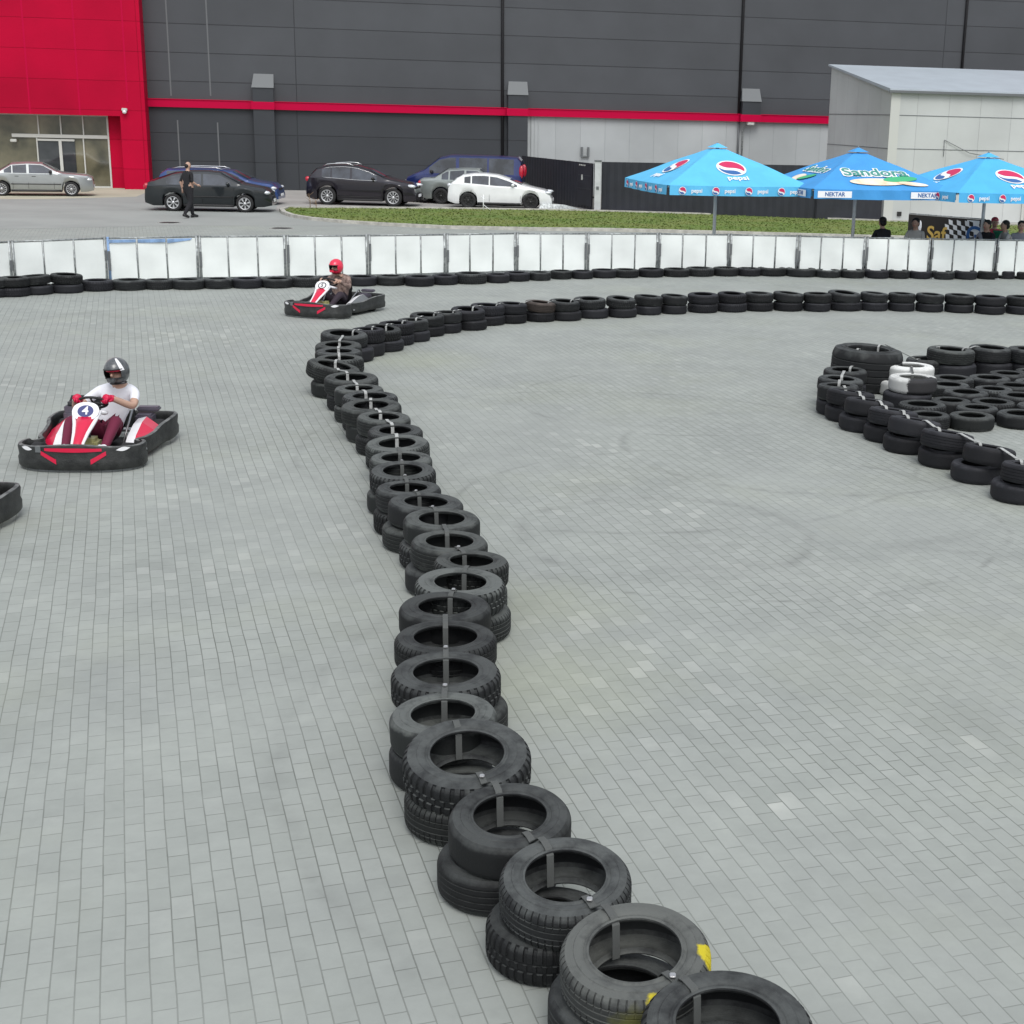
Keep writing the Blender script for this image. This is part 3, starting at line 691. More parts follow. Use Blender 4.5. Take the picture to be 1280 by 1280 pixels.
# the long winding barrier of two-high stacks: (left px, right px, centre y of the top ring, tiltX, tiltY, lower shift m)
HN = .10; ZT = 4*HN     # half width of the wider tyres, height of a stack of two
near = [(800, 1020, 1277, 5, 0, -.0, 0), (700, 890, 1185, 8, -2, -.05, .02), (624, 790, 1093, 8, 0, -.07, .0), (562, 713, 1017, 7, 1, -.06, .0), (504, 664, 940, 11, 1, -.01, .0),
 (487, 622, 890, 2, -2, -.02, .02), (489, 626, 838, 2, 0, .04, .0), (493, 621, 794, 0, 0, .01, 0), (500, 614, 755, 1, 0, .0, .02), (521, 633, 722, 2, 2, .04, 0),
 (538, 635, 704, -1, 2, -.02, 0), (514, 609, 675, 1, 2, -.06, .0), (504, 600, 647, 2, 1, -.04, 0), (485, 577, 625, 0, 3, -.05, 0), (471, 552, 609, 0, 0, -.04, 0),
 (462, 545, 587, 4, 0, -.03, .03), (461, 541, 571, 0, 0, .0, 0), (458, 536, 553, 4, -2, .03, 0), (460, 528, 537, 3, 0, -.02, 0), (446, 513, 520, 1, 2, -.02, 0),
 (427, 501, 505, 3, -1, .03, 0), (427, 496, 494, 0, 0, -.01, 0), (419, 480, 485, 0, 0, -.02, 0), (406, 472, 471, 3, 0, -.0, 0), (384, 449, 455, 0, 12, .05, 0),
 (394, 454, 447, 0, 0, .0, 0), (394, 452, 438, 0, 0, 0, 0), (394, 452, 430, 2, 0, .03, 0), (399, 461, 416, 3, 3, .08, 0)]
S = []
for a, c, y, tx, ty, lx, ly in near:
    g = G((a+c)/2, y, ZT); D = min(.69, max(.56, (c-a)/scale_at(g.x, g.y, ZT))); S.append([g.x, g.y, D, tx, ty, lx, ly, None])
# far part: (left px, right px, bottom y px)
far = [(440, 482, 447, 0, 0, 0), (455, 502, 441, 5, 5, .04), (475, 519, 433, 0, 0, 0), (496, 535, 428.6, 0, 0, .03), (512, 556, 422, 3, 2, 0), (543, 576, 417.7, 0, 0, 0), (564, 606, 414, 4, 3, .05),
 (588, 631, 408, 0, 2, 0), (620, 659, 405.6, 0, 2, 0), (656, 694, 403.4, 0, 5, 0), (686, 724, 402, 2, 3, .04), (716, 757, 399, 3, 0, .06), (757, 794, 398, 4, 4, .03), (792, 828, 394.7, 0, 3, 0),
 (825, 859, 393.6, 0, 3, 0), (859, 897, 392, 2, 0, 0), (895, 933, 391, 2, 2, 0), (930, 966, 390, 0, 1, 0), (965, 1004, 390, 0, 4, 0), (1003, 1038, 390.4, 0, 0, 0), (1033, 1075, 389.6, 3, 4, .02),
 (1074, 1109, 389.5, 0, 3, 0), (1109, 1143, 390, 0, 1, 0), (1143, 1179, 391, 0, 2, 0), (1179, 1217, 392, 0, 1, 0), (1217, 1256, 394, 0, 0, 0), (1256, 1294, 394, 0, 0, 0)]
for a, c, y, tx, ty, lx in far:
    g0 = G((a+c)/2, y); D = min(.66, max(.5, (c-a)/scale_at(g0.x, g0.y+.25, .2))); v = Vector((g0.x, g0.y, 0)).normalized()
    g = g0+v*D/2; S.append([g.x, g.y, D, tx, ty, lx, 0, None])
relax(S, .84)
for i, s in enumerate(S):
    k = i+1
    if k <= 28: w_ = ('%s stack from the near end of the winding barrier' % ordi(k) if k > 1 else 'nearest stack of the winding barrier')
    else: w_ = '%s stack from the right edge in the back barrier' % ordi(len(S)-i)
    m = st = None; lab = 'black'
    if k == 1: m, st = 'rubber', 'lug'; lab = 'chunky winter-tread'
    if k == 2: m, st = 'rubber_yellow', 'sipe'; lab = 'grey tyre splashed with yellow paint,'
    if k == 3: m, st = 'rubber', 'sipe'
    if k == 4: m, st = 'rubber', 'smooth'
    if k == 5: m, st = 'rubber', 'lug'
    if k == 6: m, st = 'rubber_dusty', 'smooth'; lab = 'pale dusty'
    if k == 12: m, st = 'rubber_dusty', 'rib'
    if k in (39,): m = 'rubber_brown'; lab = 'brownish'
    if k > 28 and m is None: m = random.choice(['rubber', 'rubber_dark', 'rubber'])
    grp = 'tyres stacked in the winding barrier'
    hz = random.uniform(.93, 1.07)
    ri_ = {1: .178, 5: .172, 2: .182, 3: .182}.get(k)
    lab = lab if k == 2 else lab+' tyre'
    hw_ = HN if k <= 30 else HW
    put_tyre(s[0], s[1], 3*hw_+.002+abs(s[3])*.0012, s[2], ('upper %s of the ' % lab)+w_ if k != 2 else 'grey upper tyre splashed with yellow paint, second stack from the near end', grp, m, st, s[3], s[4], ri_, hz=hw_/HW)
    put_tyre(s[0]+s[5], s[1]+s[6], hw_, s[2]*random.uniform(.96, 1.03), 'lower black tyre of the '+w_, grp, None if k < 29 else 'rubber_dark', {3: 'lug'}.get(k), hz=hw_/HW)
    s[7] = hw_
# straps tie each stack to the next one
def strap(A, B, m, label, wd=.032, grp='straps tying the tyre stacks together'):
    # A and B: x, y, diameter, tilt x, tilt y, -, -, height of the top
    a = Vector((A[0], A[1], 0)); c = Vector((B[0], B[1], 0)); d = c-a; L_ = d.length; d.normalize(); pz = Vector((-d.y, d.x, 0))
    def top(Q, o, r, z):
        v = o*r; return Vector((Q[0]+v.x, Q[1]+v.y, Q[7]+abs(Q[3])*.0012+v.y*math.sin(rad(Q[3]))-v.x*math.sin(rad(Q[4]))+z))
    t = .007; aR, bR = A[2]/2, B[2]/2; ai, bi = aR*.60, bR*.60
    pts = [top(A, d, ai-.02, -.17), top(A, d, ai-.012, -.02), top(A, d, ai+.01, t), top(A, d, min(aR*.80, L_*.45), t+.006), top(A, d, min(aR*.93, L_*.49), t),
           top(B, -d, min(bR*.93, L_*.49), t), top(B, -d, min(bR*.80, L_*.45), t+.006), top(B, -d, bi+.01, t), top(B, -d, bi-.012, -.02), top(B, -d, bi-.02, -.17)]
    b = MB(); vs = []; n = len(pts); th = .004
    for i, p in enumerate(pts):
        q = pts[min(i+1, n-1)]-pts[max(i-1, 0)]; nn = q.normalized().cross(pz).normalized()*th
        vs += [p+pz*wd/2, p-pz*wd/2, p-pz*wd/2-nn, p+pz*wd/2-nn]
    fs = []
    for i in range(n-1):
        for k in range(4): fs.append((i*4+k, i*4+(k+1) % 4, (i+1)*4+(k+1) % 4, (i+1)*4+k))
    fs += [(0, 1, 2, 3), (4*n-4, 4*n-3, 4*n-2, 4*n-1)]
    o_ = a+d*(L_/2); o_.z = min(A[7], B[7]); b.add([Vector(v)-o_ for v in vs], fs, m)
    if m == 'strap_dark' and random.random() < .7:
        p = pts[6]-o_+Vector((0, 0, .008)); b.box(p, (wd*.7, wd*.9, .010), 'steel_bright', bev=.003)
    o = b.build('strap', loc=o_); tag(o, label, 'strap', grp)
for i in range(len(S)-1):
    a, c = S[i], S[i+1]; k = i+1
    if i > 39: break
    pale = i >= 17
    l1 = ('nearest' if k == 1 else ordi(k)); l2 = ordi(k+1)
    if k <= 28: lb = '%s strap tying the %s and %s stacks from the near end' % ('pale' if pale else 'dark', l1, l2)
    else: lb = 'thin pale strap between %s and %s stacks from the right end' % (ordi(len(S)-i), ordi(len(S)-i-1))
    strap(a[:7]+[4*a[7]], c[:7]+[4*c[7]], 'strap_pale' if pale else 'strap_dark', lb, wd=.034 if k < 29 else .028)

# single row of tyres along the white fence: (left, right, bottom y)
row = [(103, 142, 365), (142, 183, 364), (183, 216, 363), (216, 255, 363), (255, 291, 362), (291, 328, 361.5), (328, 366, 361), (364, 400, 360), (399, 434, 359), (434, 471, 358.5), (471, 506, 358), (506, 543, 359),
 (540, 572, 357), (568.5, 608, 356), (608, 636.5, 354.5), (630, 662, 352.5), (662, 688, 351.5), (688, 714.5, 349.8), (714.5, 741, 349.4), (739, 770.6, 348.4), (766, 798, 348), (798, 829, 347.4), (829, 861, 347), (857, 892, 346.4), (891, 922.5, 346),
 (921, 950, 346), (946.5, 982, 346), (982, 1019, 347), (1019, 1050, 347.8), (1050, 1080, 348.4), (1080, 1110, 348.8), (1110, 1136, 349), (1136, 1164, 349.2), (1164, 1192, 350), (1192, 1220, 350), (1220, 1246.6, 349.6), (1247, 1268, 349), (1268, 1296, 350)]
for i, (a, c, y) in enumerate(row):
    g0 = G((a+c)/2, y); D = min(.72, (c-a+1)/scale_at(g0.x, g0.y+.25, .1)); v = Vector((g0.x, g0.y, 0)).normalized(); g = g0+v*D/2
    big = i in (13, 26, 27); hz = (1.3 if i == 13 else 1.15) if big else (1.14 if i < 18 else 1.10)*random.uniform(.94, 1.06)
    if i < 3: pos = 'single tyre, %s after the left stacks along the white fence' % ordi(i+1)
    elif i < 19: pos = 'flat black tyre along the white fence, %s single one from the left' % ordi(i+1)
    else: pos = 'flat black tyre along the white fence, %s from the right edge' % ordi(len(row)-i)
    if i < 3: pos = 'black '+pos
    put_tyre(g.x, g.y, HW*hz, D, pos, 'tyres in the row along the white fence', random.choice(['rubber', 'rubber', 'rubber_dark']), None, 0, 0, None, hz=hz)
for k, (a, c, y, tx, ty) in enumerate([(-22, 6, 373, 0, 0), (2, 34, 372, 0, 0), (28, 66, 369.5, 0, -4), (65, 104, 367.5, 0, 3)]):
    g0 = G((a+c)/2, y); D = .60; v = Vector((g0.x, g0.y, 0)).normalized(); g = g0+v*D/2
    w_ = ['stack cut by the left picture edge', 'first full stack at the left end of the fence row', 'middle stack at the left end of the fence row', 'rightmost stack at the left end of the fence row'][k]
    put_tyre(g.x, g.y, HW, D, 'lower black tyre of the '+w_, 'stacked tyres at the left end of the fence row', 'rubber_dark')
    put_tyre(g.x-.04*(k == 2), g.y, 3*HW+.012, D, 'upper black tyre of the '+w_, 'stacked tyres at the left end of the fence row', 'rubber', None, tx, ty)

# ------------------------------------------------------------------ tyre island on the right
gi = 'tyres of the island on the right'
g0 = G(1084, 487); big_c = G(1084.5, 434, .58)
o = put_tyre(big_c.x, big_c.y, .29, .98, 'huge lorry tyre at the left tip of the tyre island', gi, 'rubber', 'rib', 0, 3, .172, hz=.29/HW)
isl = [(1030, 1084, 459, 0, 0, 0, 0), (1023, 1079, 470, 0, 3, .0, 0), (1024, 1076, 479, -2, 0, -.0, .02), (1032, 1092, 485, -6, 6, .0, .06), (1056, 1118, 497, -6, 6, -.05, .06), (1086, 1148, 509, -6, 6, -.03, .06),
       (1112, 1176, 521, -6, 7, -.04, .06), (1152, 1218, 537, -6, 7, 0., .06), (1205, 1270, 555, -6, 7, -.10, .06), (1253, 1325, 577, -5, 4, -.07, .06)]
HI = .094
IS = []
for i, (a, c, y, tx, ty, lx, ly) in enumerate(isl):
    g = G((a+c)/2, y, ZT); D = min(.63, (c-a)/scale_at(g.x, g.y, ZT)); IS.append([g.x, g.y, D, tx, ty, lx, ly])
relax(IS, .76)
for i, s in enumerate(IS):
    w_ = '%s stack from the left tip in the island near edge' % ('first' if i == 0 else ordi(i+1))
    put_tyre(s[0], s[1], 3*HI, s[2], 'upper black tyre of the '+w_, gi, 'rubber_dark' if i > 2 else 'rubber', ['smooth', 'rib'][i % 2], s[3], s[4], hz=HI/HW)
    put_tyre(s[0]+s[5], s[1]+s[6], HI, s[2], 'lower black tyre of the '+w_, gi, 'rubber_dark', 'smooth', hz=HI/HW)
for i in range(len(IS)-1):
    a, c = IS[i], IS[i+1]
    strap(a+[4*HI], c+[4*HI], 'strap_pale', 'white strap between the %s and %s stacks of the island near edge' % (ordi(i+1), ordi(i+2)), wd=.036, grp='white straps on the tyre island')
a = IS[0]; BC = [big_c.x, big_c.y, .98, 0, 3, 0, 0, .585]
strap(a+[4*HI], BC, 'strap_pale', 'white strap from the huge lorry tyre down to the first island stack', grp='white straps on the tyre island')
back = [(1133, 1181, 447), (1159, 1219, 436), (1211, 1266, 434), (1260, 1316, 436)]
BK = []
for i, (a, c, y) in enumerate(back):
    zt = ZT if i else .26; g = G((a+c)/2, y, zt); D = min(.70, (c-a)/scale_at(g.x, g.y, zt)); BK.append([g.x, g.y, D])
    w_ = ['low stack right of the huge lorry tyre', 'wide stack left in the back row of the island', 'second stack in the back row of the island', 'back row island stack cut by the right picture edge'][i]
    if i == 0: put_tyre(g.x, g.y, HW*1.5, D, 'wide black single tyre just right of the huge lorry tyre', gi, 'rubber', 'rib', hz=1.5); continue
    put_tyre(g.x, g.y, 3*HN+.006, D, 'upper black tyre of the '+w_, gi, 'rubber_dusty' if i == 1 else 'rubber', 'rib', 0, 2, hz=HN/HW)
    put_tyre(g.x+.04, g.y, HN, D*1.0, 'lower black tyre of the '+w_, gi, 'rubber_dark', 'smooth', hz=HN/HW)
BQ = [q+[0, 2 if j else 0, 0, 0, ZT+.006 if j else .255] for j, q in enumerate(BK)]
gs_ = 'white straps on the tyre island'
strap(BQ[0], BQ[1], 'strap_pale', 'white strap rising to the wide stack in the back row of the island', grp=gs_)
strap(BQ[1], BQ[2], 'strap_pale', 'white strap between the two full stacks in the back row of the island', grp=gs_)
strap(BC, BQ[0], 'strap_pale', 'white strap over the right shoulder of the huge lorry tyre', grp=gs_)
W1 = G(1138.5, 456, ZT); W2 = G(1141.5, 470, ZT)
W2.y = min(W2.y, W1.y-.42)
kz = HN/HW
put_tyre(W1.x, W1.y, 3*HN, .65, 'upper white painted tyre of the rear white stack', gi, 'rubber_white2', 'smooth', hz=kz)
put_tyre(W1.x-.12, W1.y-.05, HN, .64, 'lower white painted tyre of the rear white stack', gi, 'rubber_white2', 'smooth', hz=kz)
put_tyre(W2.x, W2.y, 3*HN, .63, 'upper white tyre with black unpainted side in the front white stack', gi, 'rubber_white', 'smooth', hz=kz)
put_tyre(W2.x-.06, W2.y-.02, HN, .64, 'lower black tyre beneath the half black front white tyre', gi, 'rubber_dark', 'smooth', hz=kz)
strap([W2.x, W2.y, .63, 0, 0, 0, 0, ZT], [W1.x, W1.y, .65, 0, 0, 0, 0, ZT], 'strap_dark', 'dark strap joining the two white painted stacks', grp=gs_)
loose = [(1174, 1230, 472, 'beside the white stacks, furthest left of the back loose row'), (1208.5, 1262.5, 470, 'second from the left in the back loose row'), (1236, 1284, 466, 'behind the back loose row near the right edge'), (1265, 1310, 461, 'furthest back at the right picture edge'),
 (1163, 1216, 480, 'directly right of the front white stack'), (1183, 1244, 487.5, 'in the middle loose row, leftmost'), (1226, 1270, 485, 'in the middle loose row, between its leftmost and right ones'), (1243, 1290, 481, 'of the middle loose rows, upper right'), (1246, 1302, 493, 'in the middle loose row by the right edge'), (1268, 1322, 476, 'cut by the right edge below the back row'),
 (1130, 1192, 503, 'in front of the white stacks'), (1160, 1211, 500, 'tucked behind the frontmost one near the white stacks'), (1214, 1269, 501, 'in the front loose rows, centre right'), (1272, 1330, 506, 'cut by the right edge in the front loose rows'), (1195, 1248, 508, 'just behind the dusty front tyre'),
 (1186, 1244, 518, 'standing clear at the front of the island'), (1245, 1308, 515.5, 'at the front of the island by the right edge'), (1136, 1187, 517, 'behind the near edge stacks, at the front left of the loose ones')]
LO = []
for a, c, y, lb in loose:
    g = G((a+c)/2, y, 2*HW); D = min(.60, max(.52, (c-a)/scale_at(g.x, g.y, 2*HW))); LO.append([g.x, g.y, D, lb])
allp = [(s[0]+s[5], s[1], s[2], 1) for s in IS]+[(W1.x-.05, W1.y, .65, 1), (W2.x-.06, W2.y, .64, 1), (big_c.x, big_c.y, .97, 1)]+[(p[0], p[1], p[2], 1) for p in BK]
for _ in range(60):
    for i in range(len(LO)):
        for q in allp+[LO[j] for j in range(len(LO)) if j != i]:
            p = LO[i]; d = Vector((p[0]-q[0], p[1]-q[1])); m_ = (p[2]+q[2])/2*.93; l_ = d.length
            if 1e-4 < l_ < m_:
                e = d/l_*(m_-l_)*.5; p[0] += e.x; p[1] += e.y
for x, y, D, lb in LO:
    put_tyre(x, y, HW, D, 'loose black tyre '+lb, gi, 'rubber_dusty' if 'clear' in lb else 'rubber', None)

# ------------------------------------------------------------------ cars
def P(t, x):
    if x <= t[0][0]: return t[0][1]
    for (a, p), (c, q) in zip(t, t[1:]):
        if x <= c: return p+(q-p)*(x-a)/(c-a)
    return t[-1][1]
def make_car(name, label, spec, A, B, near_side=-1):
    """A, B: ground points under the near rear and near front wheel"""
    L_, W, wr_, wx = spec['L'], spec['W'], spec['r'], spec['wheels']
    top, belt = spec['top'], spec['belt']; paint = spec['paint']
    d = B-A; k = d.length/(wx[1]-wx[0]); rz = math.atan2(d.y, d.x)
    X = Vector((math.cos(rz), math.sin(rz), 0)); Y = Vector((-X.y, X.x, 0))
    org = A-X*wx[0]*k-Y*near_side*(W/2-.10)*k
    car = empty(name, org, rz, label, spec.get('cat', 'car'), 'cars parked by the warehouse', k)
    def hw(x):
        f = 1-.15*max(0, (.45-x)/.45)**2-.24*max(0, (x-(L_-.7))/.7)**2.2
        return W/2*f
    def gh(x):     # greenhouse amount
        return max(0., min(1., (P(top, x)-P(belt, x)-.06)/.12))
    def ysec(x, z):
        zb = P(belt, x); w0 = hw(x)
        if z <= zb: return w0*(1-.05*max(0, (z-.6)/(zb-.6)) if zb > .6 else 1)
        return w0*.955-.02-(z-zb)*spec.get('tumble', .30)
    xs = set([0, .02, .06, .12, .2, .3, .42, L_, L_-.02, L_-.06, L_-.12, L_-.22, L_-.35, L_-.5])
    xs |= {x for x, _ in top}; x = 0
    while x < L_: xs.add(round(x, 3)); x += .12
    R_ = wr_+.055
    for c in wx:
        for i in range(15): xs.add(round(c-R_*math.cos(math.pi*i/14), 4))
        xs.add(c-R_-.01); xs.add(c+R_+.01)
    xs = sorted(xs); xs = [x for i, x in enumerate(xs) if i == 0 or x-xs[i-1] > .004]
    vs = []; K = 21
    for x in xs:
        zs = .20+.10*max(0, (.3-x)/.3)+.06*max(0, (x-L_+.3)/.3)
        for c in wx:
            if abs(x-c) < R_: zs = max(zs, wr_+math.sqrt(R_*R_-(x-c)**2))
        zt = P(top, x); g = gh(x); zb = min(P(belt, x), zt-.06); w0 = hw(x)
        z2 = min(zs+.10, zb-.04); z3 = max((z2+zb)*.5, z2+.02); z3 = min(z3, zb-.02)
        wr2 = .955*w0-.02-max(0, (zt-.07-zb))*spec.get('tumble', .30)
        nog = [(.93*w0, zb+.02), (.87*w0, zt-.022), (.76*w0, zt-.004), (.4*w0, zt+.008), (0, zt+.012)]
        gg = [(.955*w0-.02, zb+.01), (wr2, zt-.07), (wr2-.09, zt-.018), (wr2*.5, zt+.008), (0, zt+.018)]
        sec = [(0, zs), (.92*w0, zs), (.985*w0, z2), (w0, z3), (.985*w0, zb-.02), (.955*w0, zb)]+[(a[0]*(1-g)+c[0]*g, a[1]*(1-g)+c[1]*g) for a, c in zip(nog, gg)]
        vs += [(x, y, z) for y, z in sec]+[(x, -y, z) for y, z in reversed(sec[1:-1])]
    K = 20; fs = []
    for i in range(len(xs)-1):
        for j in range(K): q = (j+1) % K; fs.append((i*K+j, i*K+q, (i+1)*K+q, (i+1)*K+j))
    fs += [tuple(range(K)), tuple(range((len(xs)-1)*K, len(xs)*K))]
    b = MB(); b.add(vs, fs, paint, True)
    bo = b.build('body', car); bo.data.set_sharp_from_angle(angle=rad(32))
    # lower trim, seams
    for sgn in (-1, 1):
        b = MB()
        for xx in spec['seams']:
            pts = [(xx, sgn*(ysec(xx, z)+.002), z) for z in (.32, .5, .7, P(belt, xx)-.02)]
            b.tube(pts, .006, 'trim_black', 4)
        if spec.get('mould'):
            xa, xb = wx[0]+R_+.03, wx[1]-R_-.03; n = 8
            b.tube([(xa+(xb-xa)*i/n, sgn*(ysec(xa+(xb-xa)*i/n, .5)+.008), spec['mould']) for i in range(n+1)], .018, 'trim_black', 5)
        b.build('door_seam', car)
    for sgn in (-1, 1):
        b = MB(); xa, xb = wx[0]+R_+.02, wx[1]-R_-.02; n = 6
        b.tube([(xa+(xb-xa)*i/n, sgn*(hw(xa+(xb-xa)*i/n)*.97), .235) for i in range(n+1)], .05, 'trim_black', 6); b.build('sill', car)
    # side glass
    for sgn in (-1, 1):
        fr = MB()
        for (xa, xb) in spec['glass']:
            b = MB(); n = 8; vs = []
            for i in range(n+1):
                x = xa+(xb-xa)*i/n; z0 = P(belt, x)+.035; z1 = max(P(top, x)-.095, z0+.012)
                vs += [(x, sgn*(ysec(x, z0)+.007), z0), (x, sgn*(ysec(x, z1)+.007), z1)]
            b.add(vs, [(2*i, 2*i+2, 2*i+3, 2*i+1) for i in range(n)], 'glass_dark', True); b.build('side_window', car)
        if spec.get('chrome'):
            xa, xb = spec['glass'][0][0], spec['glass'][-1][1]; n = 14
            lo = [(xa+(xb-xa)*i/n, P(belt, xa+(xb-xa)*i/n)+.025) for i in range(n+1)]; hi = [(x, max(P(top, x)-.08, z+.012)) for x, z in lo]
            fr.tube([(x, sgn*(ysec(x, z)+.008), z) for x, z in lo], .012, 'chrome', 5); fr.tube([(x, sgn*(ysec(x, z)+.008), z) for x, z in hi], .012, 'chrome', 5)
            fr.build('window_trim', car)
    for nm, (xa, xb) in (('windscreen', spec['ws']), ('rear_window', spec['rw'])):
        b = MB(); n = 6; m_ = 6; vs = []
        for i in range(n+1):
            x = xa+(xb-xa)*i/n; zt = P(top, x); wr2 = .955*hw(x)-.02-max(0, zt-.07-P(belt, x))*spec.get('tumble', .3)-.12
            for j in range(m_+1):
                y = wr2*(2*j/m_-1); vs.append((x+(.012 if nm == 'windscreen' else -.012), y, zt+.02-.03*(abs(y)/wr2)**2+.006))
        b.add(vs, [(i*(m_+1)+j, i*(m_+1)+j+1, (i+1)*(m_+1)+j+1, (i+1)*(m_+1)+j) for i in range(n) for j in range(m_)], 'glass_dark', True); b.build(nm, car)
    # lamps, plates, grille, handles, mirrors
    zf = spec['zf']; zr = spec['zr']; fl = spec.get('fl', .16)
    for sgn in (-1, 1):
        b = MB(); x = L_-spec.get('hx', .20); b.ell((x, sgn*(hw(x)-.10), zf), (fl, .115, .075), 'lamp_clear', 14, 8); b.build('headlight', car)
        b = MB(); x = spec.get('tx', .07); b.ell((x, sgn*(hw(x)-.07), zr), (.10, .085, spec.get('th', .11)), spec.get('tl', 'lamp_red'), 14, 8); b.build('tail_light', car)
        b = MB(); xm_ = spec['mx']; zb = P(belt, xm_); b.ell((xm_, sgn*(ysec(xm_, zb+.05)+.10), zb+.10), (.07, .10, .065), paint if spec.get('mirror_paint', 1) else 'trim_black', 12, 8)
        b.tube([(xm_, sgn*(ysec(xm_, zb)-.02), zb+.04), (xm_, sgn*(ysec(xm_, zb)+.08), zb+.07)], .02, 'trim_black', 6); b.build('mirror', car)
        for xx in spec['handles']:
            b = MB(); z = P(belt, xx)-.10; b.box((xx, sgn*(ysec(xx, z)+.012), z), (.17, .03, .03), spec.get('hm', paint), bev=.006); b.build('handle', car)
    b = MB(); b.box((L_-.035, 0, .42), (.10, hw(L_)*1.1, .16), 'trim_black', bev=.03); b.box((L_-.03, 0, zf-.05), (.06, hw(L_)*.85, .09), 'trim_black', bev=.02); b.build('grille', car)
    b = MB(); b.box((L_+.022, 0, .43), (.012, .5, .11), 'p_white'); b.box((-.012, 0, spec.get('pz', .72)), (.012, .5, .11), 'p_white'); b.build('number_plate', car)
    if spec.get('rails'):
        b = MB()
        for sgn in (-1, 1):
            xa, xb = spec['rails']; n = 8; pts = [(xa+(xb-xa)*i/n, sgn*(W/2*.955-.02-.30*(P(top, xa)-.1-P(belt, xa))-.08), P(top, xa+(xb-xa)*i/n)+(.05 if 0 < i < n else 0)) for i in range(n+1)]
            b.tube(pts, .020, 'chrome', 6)
        b.build('roof_rail', car)
    # wheels
    for c in wx:
        for sgn in (-1, 1):
            Xw = Matrix.Translation((c, sgn*(W/2-.105), wr_)) @ Matrix.Rotation(rad(-90*sgn), 4, 'X')
            b = MB(); w2 = .10
            b.lathe([(wr_*.66, w2*.8), (wr_*.72, w2), (wr_*.9, w2*1.02), (wr_*.985, w2*.8), (wr_, w2*.55), (wr_, -w2*.55), (wr_*.985, -w2*.8), (wr_*.9, -w2), (wr_*.66, -w2), (wr_*.6, 0)], 'tyre_car', 32, Xw, close=True)
            wo = b.build('wheel', car)
            b = MB(); rm = spec.get('rim', 'alloy'); r1 = wr_*.68
            b.lathe([(r1*.9, .02), (r1, .085), (r1+.006, .092), (r1*.93, .085), (r1*.86, .03)], rm, 28, Xw)
            b.lathe([(0, .03), (r1*.92, .03)], 'trim_black', 28, Xw)
            b.lathe([(0, .075), (r1*.20, .075), (r1*.26, .05)], rm, 16, Xw)
            ns = spec.get('spokes', 7)
            for q in range(ns):
                an = 2*math.pi*q/ns+.3; ca, sa = math.cos(an), math.sin(an); w_ = spec.get('sw', .30)
                v4 = [(r1*.15, -w_*.5), (r1*.93, -w_), (r1*.93, w_), (r1*.15, w_*.5)]
                vv = [(r*math.cos(an+t*.5), r*math.sin(an+t*.5), .068 if r < r1*.5 else .058) for r, t in v4]
                b.add(vv+[(x, y, z-.03) for x, y, z in vv], [(0, 1, 2, 3), (0, 1, 5, 4), (1, 2, 6, 5), (2, 3, 7, 6), (3, 0, 4, 7)], rm, False, Xw)
            b.build('rim', wo)
    return car
def paintm(name, c, flake=.2, rough=.28, coat=.8):
    M[name] = mat(name, c, rough, flake, coat=coat, var=.06, vscale=1.5)
paintm('paint_silver', (.36, .38, .38), .6, .35); paintm('paint_dark', (.010, .014, .017), .3); paintm('paint_blue', (.02, .055, .19), .3)
paintm('paint_aubergine', (.012, .010, .017), .3); paintm('paint_white', (.78, .80, .80), 0., .3); paintm('paint_van', (.012, .024, .12), .3); paintm('paint_grey', (.27, .30, .29), .5, .4)
M['wind_reflect'] = M['glass_dark']
sedan = dict(L=4.7, W=1.74, r=.31, wheels=(.98, 3.78), paint='paint_silver', top=[(0, .58), (.03, .93), (.15, 1.01), (.85, 1.04), (1.42, 1.38), (2.05, 1.43), (2.65, 1.41), (3.30, 1.05), (3.5, 1.0), (4.45, .92), (4.66, .82), (4.70, .55)],
             belt=[(0, .9), (.85, .95), (3.35, .93), (4.7, .78)], glass=[(1.12, 1.42), (1.47, 2.02), (2.12, 3.05)], ws=(2.68, 3.26), rw=(.92, 1.38), seams=(1.45, 2.07, 3.1), handles=(1.62, 2.3), mx=2.98, zf=.72, zr=.80, mould=.52, hm='trim_black', mirror_paint=0, th=.10, spokes=12, sw=.16)
make_car('saloon_car', 'old silver grey saloon parked before the shop window at the left edge', sedan, G(3, 245), G(90, 245.6))
lift = dict(L=4.57, W=1.77, r=.32, wheels=(1.02, 3.60), paint='paint_dark', top=[(0, .60), (.04, .97), (.18, 1.08), (.35, 1.12), (1.0, 1.36), (1.55, 1.45), (2.2, 1.46), (2.72, 1.42), (3.45, 1.04), (3.6, 1.0), (4.3, .88), (4.5, .74), (4.57, .5)],
            belt=[(0, .93), (3.5, .93), (4.57, .75)], glass=[(.80, 1.32), (1.38, 2.05), (2.13, 3.12)], ws=(2.76, 3.40), rw=(.42, 1.05), seams=(1.35, 2.09, 3.15), handles=(1.55, 2.3), mx=3.02, zf=.72, zr=.88, mould=.55, th=.13, spokes=7, sw=.36)
make_car('liftback_car', 'dark green black liftback car parked directly behind the walking man', lift, G(217.3, 264), G(306.7, 265.6))
wagon = dict(lift, L=4.6, paint='paint_blue', top=[(0, .6), (.05, 1.0), (.14, 1.25), (.38, 1.43), (1.2, 1.47), (2.3, 1.46), (2.85, 1.40), (3.5, 1.05), (3.65, 1.0), (4.35, .90), (4.55, .7), (4.6, .45)], rails=(.6, 2.5), wheels=(.95, 3.65), glass=[(.4, 1.3), (1.38, 2.1), (2.17, 3.15)], ws=(2.88, 3.45), rw=(.16, .36))
gA = G(228, 254.2); gB = G(316.5, 256.3)
est = make_car('estate_car', 'blue estate car with silver roof rails hidden behind the dark liftback', wagon, gA, gB); est.scale.z *= .90
